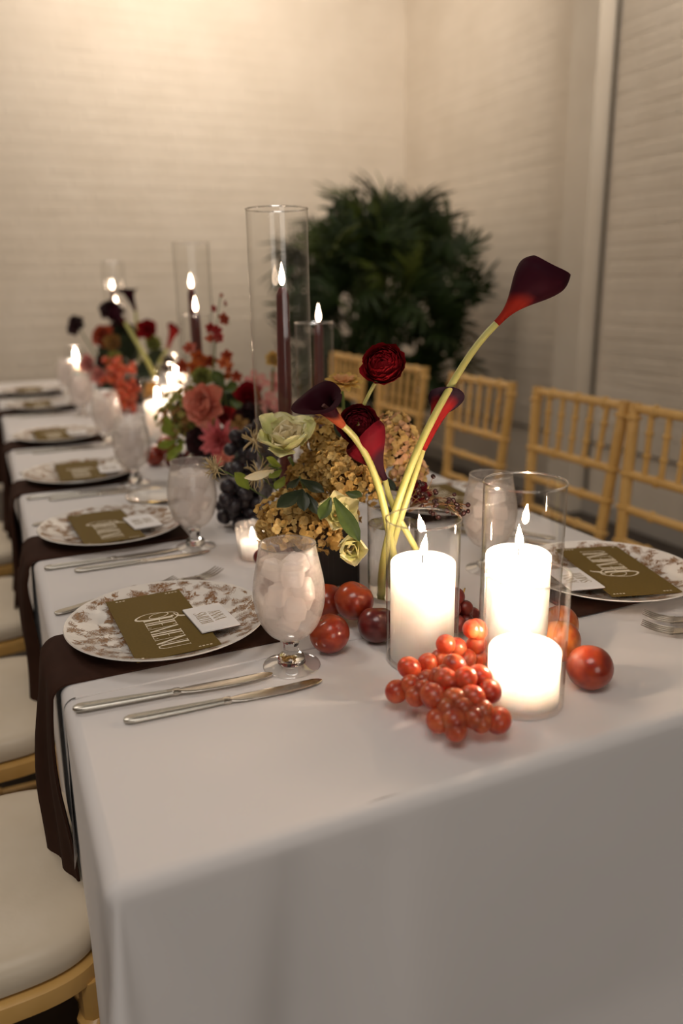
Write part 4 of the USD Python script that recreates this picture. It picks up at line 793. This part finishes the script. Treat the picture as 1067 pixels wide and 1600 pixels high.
def seed_head(label, c, r, face, stem, leaf=None, seed=0):
    s = thing('clematis_seed_head', label, 'flower', c); g = np.random.default_rng(seed); M = []; F = frame(face)
    for k in range(44):
        d = g.normal(size=3); d[2] = abs(d[2])*.7-.15; d /= np.linalg.norm(d); e = np.cross(d, g.normal(size=3)); L = r*g.uniform(.7,1.15)
        M.append(xf(tube([d*0, d*L*.5+e*.06*r, d*L*.85+e*.2*r, d*L*.95+e*.36*r], [.0011,.0010,.0007,.0003], 4), R=F))
    part(s, 'filaments', cat(*M), fuzz_m, kind='stuff', smooth=True); part(s, 'centre', ball(r*.22, 2), fuzz_m)
    part(s, 'stem', tube(smooth_path([np.array(p)-np.array(c) for p in stem], 12), .0011, 6), dark_stem)
    if leaf is not None:
        a, b, w = leaf; d = np.array(b)-np.array(a); z = d/np.linalg.norm(d); x = np.cross(TOV, z); x /= np.linalg.norm(x)
        part(s, 'leaf', xf(leaf_mesh(np.linalg.norm(d), w, .3, .3, 0., 2), np.array(a)-np.array(c), R=np.stack([x, np.cross(z, x), z], 1)), lime_m, smooth=True)
seed_head('feathery cream clematis seed head overlapping the tall cylinder, upper one', (0.3188,0.5898,0.2293), .022, (-.3,-.6,.6), [(0.3188,0.5898,0.2293), (0.3274,0.5683,0.1912), (0.3557,0.5512,0.1408)], seed=1)
seed_head('feathery cream clematis seed head beside the green leaf, lower right one', (0.3130,0.5605,0.1824), .026, (-.2,-.5,.8), [(0.3130,0.5605,0.1824), (0.3333,0.5446,0.1604), (0.3557,0.5376,0.1338)], seed=2)
seed_head('feathery cream clematis seed head with a green leaf on a long stem, leftmost one', (0.2520,0.5798,0.1942), .020, (-.9,-.4,.1), [(0.2520,0.5798,0.1942), (0.2728,0.5675,0.1844), (0.2952,0.5519,0.1663), (0.3324,0.5387,0.1407)], ((0.2948,0.5512,0.1635), (0.2698,0.5490,0.1936), .022), seed=3)
berry_m = mat('privet_berry', (.016,.004,.004), .3, base2=(.035,.007,.006), scale=80.)
def berry_spray(label, tips, root, seed=0):
    b = thing('berry_spray', label, 'berries', root); g = np.random.default_rng(seed); o = np.array(root, float)
    for t in tips:
        P = smooth_path([np.zeros(3), (np.array(t)-o)*.5+np.array([0,0,.008]), np.array(t)-o], 8); part(b, 'twig', tube(P, np.linspace(.0011,.0006,8), 5), brown_stem)
        for k in range(4):
            e = np.array(t)-o+g.normal(size=3)*.0085; part(b, 'berry', xf(ball(.0031*g.uniform(.85,1.15), 1, (1,1,1.3)), e, R=frame(g.normal(size=3))), berry_m, smooth=True)
            M = tube([P[6], e], .0005, 4); part(b, 'twig', M, brown_stem)
berry_spray('sprig of dark privet berries over the right plate, between cylinder and vase', [(0.4991,0.3816,0.1652), (0.5123,0.3793,0.1763), (0.5173,0.3629,0.1673), (0.5286,0.3434,0.1576), (0.5364,0.3391,0.1549), (0.5435,0.3373,0.1590), (0.4945,0.3698,0.1574), (0.5270,0.3580,0.1654), (0.5077,0.3639,0.1571), (0.5049,0.4047,0.1743)], (0.4970,0.4186,0.1351), 1)
cw = (0.5233,0.4466,0.1526); open_flower('dark_red_flower', 'small dark red flower behind the vase rim, beside the berries', 'flower', cw, np.array([-.2,-.8,.5]), [(7,.022,.016,1.,.2,.3,.1,.3,.002),(6,.016,.014,.5,.2,.3,.1,.3,.002)], wine2, seed=9)
# black ribbed box and the glass vase
black_m = mat('black_box', (.012,.010,.010), .45, bump=.1)
bx = thing('flower_box', 'black ribbed box vase holding the near flower arrangement', 'vase', (.418,.556,.0026), -.42)
part(bx, 'box_body', rbox(.105,.105,.105,.004,(0,0,.0525)), black_m, smooth=30)
for s, ax in ((-1,0),(1,0),(-1,1),(1,1)):
    for k in range(12):
        o = (k-5.5)*.0082; part(bx, 'rib', box(*((.0036,.003,.098) if ax == 0 else (.003,.0036,.098)), ((o, s*.053, .052) if ax == 0 else (s*.053, o, .052))), black_m, smooth=False)
vz = thing('glass_vase', 'clear cylinder vase of water holding the calla lily stems', 'vase', (.474,.425,.0026)); t = np.arange(65)*2*PI/64
part(vz, 'wall', lathe([(.0385,.006),(.0385,.148)], 64), clear, smooth=True); part(vz, 'rim', tube(np.c_[np.cos(t)*.0385, np.sin(t)*.0385, np.full(65,.148)], .0014, 8), rim_m)
part(vz, 'base', lathe([(0,.0002),(.036,.0002),(.0385,.003),(.038,.0075),(0,.0075)], 56), rim_m)
part(vz, 'water', lathe([(0,.008),(.0376,.008),(.0376,.1165),(.036,.1155),(0,.1150)], 56), water2_m)
# ------------------------------------------------------------------ middle arrangement
TOC2 = np.array([-.25,-.85,.35])
coral = flower_mat('coral_petal', (.82,.32,.22), (.72,.22,.15), .5, .3, 40.); pink = flower_mat('pink_petal', (.80,.24,.24), (.66,.13,.15), .5, .3, 40.); palepink = flower_mat('pale_pink_petal', (.80,.40,.34), (.70,.27,.25), .5, .3, 40.)
redp = flower_mat('red_petal', (.42,.018,.014), (.32,.012,.012), .45, .2, 40.); orange = flower_mat('orange_petal', (.64,.19,.035), (.50,.08,.02), .5, .25, 60.); rust = flower_mat('rust_petal', (.46,.075,.018), (.34,.04,.014), .5, .2, 60.)
limep = flower_mat('lime_petal', (.34,.36,.10), (.28,.30,.06), .55, .3, 40.); darkpet = flower_mat('black_red_petal', (.045,.008,.010), (.025,.006,.008), .45, .1); ochre = flower_mat('ochre_petal', (.36,.20,.05), (.28,.13,.03), .55, .25, 40.)
ROSE = lambda s: [(6,.042*s,.046*s,1.05,.15,.5,.06,.15,.004*s),(6,.038*s,.042*s,.70,.0,.55,.06,.15,.004*s),(5,.032*s,.036*s,.40,-.1,.6,.05,.15,.003*s),(4,.025*s,.028*s,.15,-.1,.7,.05,.15,.002*s)]
DAHL = lambda s: [(14,.036*s,.012*s,1.35,.1,.5,.05,.6,.004*s),(13,.031*s,.012*s,1.05,.0,.5,.05,.6,.004*s),(11,.025*s,.011*s,.75,-.1,.5,.05,.6,.003*s),(9,.018*s,.010*s,.4,-.2,.6,.05,.6,.002*s)]
ORCH = lambda s: [(5,.026*s,.018*s,1.2,.35,.15,.12,.4,.002*s),(3,.013*s,.011*s,.6,.3,.3,.15,.4,.001*s)]
def toward(c, u): return np.array(u, float)
def fl(name, label, at, face, rings, m, seed, centre=None, stem=None): open_flower(name, label, 'flower', at, face, rings, m, seed=seed, centre=centre, stem=stem)
fl('garden_rose', 'large coral pink garden rose, left side of the middle arrangement', (0.4112,1.2048,0.1980), (-.75,-.6,.25), ROSE(1.30), coral, 11)
fl('red_rose', 'small bright red rose tucked against the coral rose', (0.4372,1.1743,0.1737), (-.1,-.9,.3), ROSE(.62), redp, 12)
fl('garden_rose', 'dark red garden rose right of the coral rose', (0.5295,1.2887,0.1970), (-.3,-.8,.5), ROSE(.85), wine, 13)
fl('dahlia', 'bright pink dahlia low in the middle arrangement', (0.4077,1.1167,0.1302), (-.5,-.85,.15), DAHL(1.25), pink, 14, (.006,.004,redp))
fl('small_pink_flower', 'small salmon pink bloom dropping below the pink dahlia', (0.4068,1.0845,0.0989), (-.3,-.9,.0), ORCH(.8), coral, 15)
for i, (at, s, lab) in enumerate([((0.5583,1.3213,0.2322),.95,'upper left'),((0.6100,1.3172,0.2198),1.05,'upper right'),((0.5738,1.2760,0.1828),.9,'middle'),((0.6042,1.2795,0.1642),.8,'right'),((0.5469,1.2786,0.1531),.8,'lower')]):
    fl('pink_orchid', f'pale pink orchid bloom seen through the tall cylinder, {lab} one', at, (-.2,-.9,.3), ORCH(s*1.15), palepink, 20+i, (.004,.004,pink))
fl('yellow_flower', 'pale yellow bloom seen inside the outline of the tall cylinder', (0.6065,1.3146,0.2786), (-.1,-.8,.6), ROSE(.55), yel, 27, None, [(0.6045,1.3107,0.2634), (0.5990,1.3134,0.1923)])
def orchid_spray(label, path, blooms, m, seed):
    s = thing('orchid_spray', label, 'flower', path[0]); o = np.array(path[0], float); g = np.random.default_rng(seed)
    part(s, 'stem', tube(smooth_path([np.array(p)-o for p in path], 14), np.linspace(.0022,.001,14), 6), dark_stem)
    for j, (p, sc) in enumerate(blooms):
        M = []; F = frame(np.array([-.2,-.9,.2])+g.normal(size=3)*.5)
        for k in range(5): M.append(xf(petal(.019*sc, .015*sc, 1.1, .3, .2, .1, .35, 5, 5, .35, seed=seed*50+j*5+k), np.array(p)-o, R=F@rot_z(k*2*PI/5)))
        for k in range(3): M.append(xf(petal(.010*sc, .008*sc, .5, .3, .3, .1, .35, 4, 4, .35, seed=k), np.array(p)-o, R=F@rot_z(k*2*PI/3+.4)))
        part(s, 'bloom', cat(*M), m[j % len(m)], smooth=True)
        part(s, 'pedicel', tube([np.array(p)-o, (np.array(p)-o)*.98+g.normal(size=3)*.004+np.array([0,0,-.008])], .0008, 4), dark_stem)
orchid_spray('tall spray of red orchids beside the middle tapers', [(0.4511,1.3454,0.2305), (0.4692,1.3563,0.2905), (0.4816,1.3698,0.3507), (0.4954,1.3827,0.4109), (0.5056,1.3886,0.4440)], [((0.4792,1.3772,0.4069),.55),((0.5032,1.3593,0.3839),.95),((0.4677,1.3687,0.3635),.8),((0.4738,1.3406,0.3554),.9),((0.4652,1.3491,0.3341),1.1),((0.4812,1.3428,0.3368),.8),((0.5138,1.3773,0.4196),.45),((0.5048,1.3871,0.4379),.3)], [redp, rust, redp], 3)
orchid_spray('rusty orange orchid blooms in the middle arrangement, left cluster', [(0.4527,1.4389,0.2044), (0.4545,1.4530,0.2518), (0.4549,1.4678,0.2993)], [((0.4345,1.4567,0.3074),1.1),((0.4496,1.4227,0.2930),1.4),((0.4741,1.4310,0.2816),1.3),((0.4112,1.4543,0.2671),1.1),((0.4312,1.4221,0.2655),1.3),((0.4534,1.4092,0.2558),1.1)], [rust, orange, rust], 4)
orchid_spray('orange orchid blooms in the middle arrangement, right cluster', [(0.4939,1.3080,0.2082), (0.4961,1.3189,0.2458), (0.4964,1.3330,0.2908)], [((0.4930,1.3253,0.2977),.9),((0.4807,1.3140,0.2809),.95),((0.4957,1.3026,0.2657),1.15),((0.5049,1.2938,0.2507),.9),((0.4802,1.3063,0.2556),1.)], [rust, orange, orange], 5)
hydrangea('lime and ochre hydrangea at the left of the middle arrangement', (0.4037,1.3636,0.1497), .066, .058, .072, [flower_mat('moss_petal', (.42,.36,.08), (.34,.27,.06), .6, .3), ochre, limep], 120, .0115, 31)
fl('green_bloom', 'pale lime green ruffled bloom above the lime hydrangea', (0.4466,1.3944,0.2353), (-.3,-.8,.5), ROSE(.75), limep, 33)
fl('ochre_bloom', 'ochre yellow small bloom right of the pink dahlia', (0.4499,1.1089,0.1648), (-.2,-.9,.3), ORCH(.9), ochre, 34)
fl('dark_bloom', 'dark burgundy bloom in the shade above the black grapes', (0.4874,1.1613,0.1670), (-.2,-.9,.2), ROSE(.9), darkpet, 35)
fl('dark_bloom', 'dark burgundy bloom low beside the pink dahlia, above the plums', (0.3873,1.1906,0.1196), (-.5,-.8,.1), ROSE(.95), darkpet, 36)
fl('dark_bloom', 'dark burgundy bloom behind the pale pink orchids', (0.5919,1.3515,0.1227), (-.2,-.9,.2), ROSE(1.1), darkpet, 37)
leaf_sprig('fresh green leaves low at the left of the middle arrangement', (0.3438,1.3182,0.1021), [(0.3974,1.3482,0.0918), (0.3438,1.3182,0.1021)], [((0.3528,1.3188,0.1168), (0.3123,1.2992,0.1420), .025, TOC2), ((0.3508,1.3150,0.1019), (0.2991,1.2904,0.0957), .028, TOC2), ((0.3569,1.3100,0.0944), (0.3183,1.2717,0.0633), .028, TOC2), ((0.3649,1.3087,0.1017), (0.3361,1.2576,0.0795), .025, TOC2), ((0.3477,1.3258,0.1317), (0.3260,1.3122,0.1665), .022, TOC2)], lime_m)
leaf_sprig('dark green leaves between the coral rose and orange orchids', (0.4669,1.2785,0.2211), [(0.4735,1.2835,0.1739), (0.4669,1.2785,0.2211)], [((0.4625,1.2608,0.2309), (0.4426,1.2701,0.2686), .035, TOC2), ((0.4584,1.2484,0.2220), (0.4880,1.2296,0.2399), .030, TOC2), ((0.4578,1.2473,0.2177), (0.4363,1.2087,0.2455), .03, TOC2), ((0.4724,1.2472,0.2016), (0.4844,1.1889,0.1782), .03, TOC2)], leaf_m)
leaf_sprig('dark leaves filling the heart of the middle arrangement', (0.4838,1.3565,0.1312), [(0.4808,1.3598,0.0654), (0.4799,1.3352,0.1666)], [((0.4614,1.3339,0.1364), (0.3880,1.3031,0.1161), .05, TOC2), ((0.4779,1.3313,0.1514), (0.4863,1.2048,0.1230), .05, TOC2), ((0.4830,1.3242,0.1360), (0.5189,1.2134,0.0877), .05, TOC2), ((0.4665,1.3268,0.1210), (0.4044,1.2578,0.0678), .05, TOC2), ((0.4738,1.3235,0.1209), (0.4732,1.2246,0.0591), .05, TOC2), ((0.5027,1.3578,0.1618), (0.5972,1.3373,0.1571), .05, TOC2)], dkleaf_m)
leaf_sprig('broad dark leaves at the back of the middle arrangement', (0.5052,1.4339,0.1180), [(0.5019,1.4366,0.0497), (0.5095,1.4421,0.1501)], [((0.4976,1.4373,0.1181), (0.4926,1.4590,0.2161), .07, TOC2), ((0.5083,1.4325,0.1179), (0.5472,1.4305,0.2022), .07, TOC2), ((0.4889,1.4387,0.1102), (0.4440,1.4791,0.1756), .07, TOC2), ((0.5194,1.4250,0.1096), (0.5967,1.4140,0.1470), .07, TOC2), ((0.5249,1.4174,0.0934), (0.6187,1.3836,0.0818), .07, TOC2), ((0.5101,1.4477,0.1325), (0.5152,1.4413,0.1916), .07, TOC2)], dkleaf_m)
bx2 = thing('flower_box', 'dark box vase hidden under the flowers of the middle arrangement', 'vase', (.475,1.36,.0026), .1)
part(bx2, 'box_body', rbox(.12,.12,.105,.004,(0,0,.0525)), black_m, smooth=30)
# ------------------------------------------------------------------ far arrangement
fl('dark_bloom', 'blurred dark burgundy bloom at the left tip of the far arrangement', (0.3292,2.9259,0.3073), (-.7,-.6,.4), ROSE(1.1), darkpet, 41, None, [(0.3326,2.9211,0.2970), (0.3772,2.8699,0.1969), (0.4462,2.8028,0.0811)])
fl('dark_bloom', 'blurred dark burgundy bloom on top of the far arrangement', (0.4620,2.8840,0.3607), (-.3,-.7,.6), ROSE(1.2), darkpet, 42)
fl('dark_bloom', 'blurred dark bloom in the middle of the far arrangement', (0.4876,2.8420,0.2635), (-.3,-.8,.4), ROSE(1.7), darkpet, 43)
fl('dark_bloom', 'blurred dark red round bloom right of centre in the far arrangement', (0.5662,2.7040,0.2973), (-.2,-.9,.3), ROSE(1.05), wine, 44, None, [(0.5649,2.7015,0.2874), (0.5731,2.7780,0.1805), (0.5151,2.7638,0.0544)])
fl('dark_bloom', 'blurred burgundy bloom low at the right of the far arrangement', (0.6330,2.7447,0.1590), (.1,-.9,.2), ROSE(.9), darkpet, 45)
fl('dark_bloom', 'blurred plum coloured bloom low at the left of the far arrangement', (0.4172,2.8439,0.1707), (-.5,-.8,.2), ROSE(1.1), darkpet, 46)
fl('rust_bloom', 'blurred rusty orange bloom in the far arrangement', (0.4035,2.7677,0.2708), (-.4,-.8,.4), ROSE(1.1), rust, 47)
fl('rust_bloom', 'blurred ochre orange bloom in the far arrangement, below the rusty one', (0.4276,2.6932,0.2489), (-.4,-.8,.4), ROSE(.9), ochre, 48)
fl('green_bloom', 'blurred pale green bloom in the far arrangement', (0.4142,2.6245,0.1927), (-.4,-.8,.4), ROSE(.8), limep, 49)
fl('pink_bloom', 'blurred dusty pink bloom at the lower left of the far arrangement', (0.3359,2.7654,0.1685), (-.6,-.8,.2), ROSE(.95), palepink, 50)
fl('pink_bloom', 'blurred pink bloom beside the glowing red grapes', (0.3587,2.6306,0.1341), (-.5,-.8,.2), ROSE(.85), palepink, 51)
fl('lime_bloom', 'blurred lime green hydrangea bloom behind the dark red round bloom', (0.5999,2.7836,0.2359), (-.2,-.9,.3), ROSE(.9), limep, 52)
calla('dark calla lily nodding at the top of the far arrangement', [(0.5354,2.7628,0.0794), (0.5413,2.8083,0.2320), (0.5477,2.8375,0.3336), (0.5501,2.8477,0.3692)], (0.5181,2.8356,0.4662), .105, .029, 1., red=.2, cols=((.10,.02,.014),(.03,.006,.012)), seed=6, flare=.4, r_stem=.007)
calla('red calla bud on a green stem at the right of the far arrangement', [(0.5549,2.6438,0.0904), (0.5818,2.6512,0.1515), (0.6291,2.6533,0.2246)], (0.6693,2.6640,0.3150), .095, .020, 1., red=.9, cols=((.27,.016,.014),(.12,.01,.012)), seed=7, flare=.2, r_stem=.007)
calla('thick green calla stem leaning across the far arrangement', [(0.5503,2.5431,0.1256), (0.5260,2.5766,0.1977), (0.5007,2.6704,0.2791), (0.4881,2.7476,0.3259)], (0.4356,2.7906,0.3886), .075, .024, 2., red=.15, cols=((.10,.02,.014),(.03,.006,.012)), seed=8, flare=.4, r_stem=.009)
leaf_sprig('dark leaves in the heart of the far arrangement', (0.4926,2.8061,0.1566), [(0.4910,2.7746,0.0548), (0.4960,2.8126,0.1819)], [((0.4926,2.8061,0.1566), (0.3675,2.7706,0.2296), .09, TOC2), ((0.4943,2.8093,0.1693), (0.5226,2.7088,0.2513), .09, TOC2), ((0.5029,2.7974,0.1436), (0.5979,2.6323,0.1142), .09, TOC2), ((0.4771,2.8050,0.1314), (0.3460,2.7297,0.0697), .09, TOC2), ((0.4960,2.8126,0.1819), (0.4569,2.8140,0.3120), .09, TOC2), ((0.4978,2.7876,0.1056), (0.5179,2.6448,0.0418), .09, TOC2), ((0.4790,2.7868,0.1847), (0.4007,2.7791,0.3029), .08, TOC2), ((0.5046,2.7793,0.1968), (0.4692,2.7445,0.2893), .09, TOC2), ((0.5217,2.7557,0.1461), (0.6381,2.7011,0.2084), .08, TOC2), ((0.4454,2.7638,0.1369), (0.3233,2.7002,0.1247), .08, TOC2), ((0.4742,2.7351,0.0863), (0.4039,2.6372,0.0383), .09, TOC2)], dkleaf_m)
leaf_sprig('brownish dark leaf near the small pillar candles', (0.4505,2.0985,0.1278), [(0.4271,2.1335,0.0976), (0.4505,2.0985,0.1278)], [((0.4190,2.0843,0.1105), (0.4621,2.0583,0.1607), .055, TOC2)], ochre)
leaf_sprig('small dark leaf lying on the cloth beside the blurred goblet', (.330,1.93,.01), [(.345,1.93,.008),(.335,1.93,.012)], [((.345,1.93,.008),(.290,1.915,.020),.035,(-.2,-.5,.8)), ((.34,1.95,.008),(.300,1.98,.02),.03,(-.2,-.5,.8))], dkleaf_m)
bx3 = thing('flower_box', 'dark box vase hidden under the flowers of the far arrangement', 'vase', (.49,2.78,.0026), .1)
part(bx3, 'box_body', rbox(.12,.12,.105,.004,(0,0,.0525)), black_m, smooth=30)
# ------------------------------------------------------------------ potted palm
palm_m = mat('palm_leaf', (.010,.020,.004), .5, base2=(.020,.038,.007), scale=8., trans=.12, specular_ior_level=.2); palm2_m = mat('palm_leaf_light', (.095,.125,.018), .45, base2=(.040,.060,.009), scale=8., trans=.15, specular_ior_level=.25)  # paler green stands for light caught by some upper fronds
PC = np.array([2.06, 3.62, FLOOR])
pl = thing('potted_palm', 'large bushy dark green palm in the corner behind the chairs', 'plant', PC)
part(pl, 'planter', lathe([(0,.0),(.17,0),(.21,.30),(.215,.33),(.195,.33),(.19,.30),(0,.29)], 32), mat('dark_planter', (.05,.04,.035), .6))
g = np.random.default_rng(21)
for k in range(300):
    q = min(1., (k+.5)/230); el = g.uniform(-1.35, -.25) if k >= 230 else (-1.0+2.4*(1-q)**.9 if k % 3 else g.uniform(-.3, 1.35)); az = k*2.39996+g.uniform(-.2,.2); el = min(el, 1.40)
    rad = .43*g.uniform(.55, 1.12)
    h = np.array([math.cos(el)*math.cos(az), math.cos(el)*math.sin(az), math.sin(el)]); p = np.array([0,0,1.13])+h*rad*np.array([1.12,1.0,1.55 if h[2] < 0 else 1.08])
    if PC[0]+p[0] > 2.62: p[0] = 2.62-PC[0]-g.uniform(0,.1)
    if p[2] < .30: p[2] = .30+g.uniform(0,.25)
    d = h+np.array([0,0,.30])+g.normal(size=3)*.25; R = frame(d, g.normal(size=3)); n = g.integers(7, 10); M = []
    for j in range(n):
        a = (j-(n-1)/2)*.34; L = g.uniform(.20,.30)*(1-.07*abs(j-(n-1)/2))
        v, f = petal(L, .027, .15, 1.0+g.uniform(-.2,.3), -.25, 0, 1., 3, 6, .35, seed=k*11+j, fold=.5)
        ca, sa = math.cos(a), math.sin(a); B = np.array([[ca,0,sa],[0,1,0],[-sa,0,ca]]); M.append(xf((v, f), p, R=R@B))
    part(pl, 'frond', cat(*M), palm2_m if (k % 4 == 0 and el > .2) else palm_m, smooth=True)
    if k < 60: part(pl, 'stalk', tube(smooth_path([(g.normal()*.05, g.normal()*.05, .29), p*np.array([.35,.35,1])*np.array([1,1,.75]), p], 8), .006, 5), dark_stem)
# ------------------------------------------------------------------ groups of repeats
GROUPS = {'gold_chair': 'gold chiavari chairs around the table', 'dinner_plate': 'floral dinner plates at the settings', 'menu_card': 'olive menu cards on the plates', 'place_card': 'white name cards on the menus',
    'napkin': 'brown napkins under the plates', 'table_knife': 'table knives at the settings', 'table_fork': 'table forks at the settings', 'water_goblet': 'ice water goblets at the settings', 'pillar_candle': 'white pillar candles in glass cylinders',
    'glass_cylinder': 'glass cylinders around the pillar candles', 'tall_glass_cylinder': 'tall glass cylinders around the tapers', 'taper_candle': 'burgundy taper candles in tall cylinders', 'plum': 'red plums scattered on the table',
    'grape_bunch': 'grape bunches on the table', 'calla_lily': 'dark calla lilies in the arrangements', 'hydrangea': 'antique hydrangeas in the arrangements', 'pink_orchid': 'pale pink orchids in the middle arrangement'}
for p in stage.GetPrimAtPath('/World').GetChildren():
    k = p.GetName().rstrip('0123456789').rstrip('_')
    if k in GROUPS and p.GetCustomDataByKey('label'): p.SetCustomDataByKey('group', GROUPS[k])
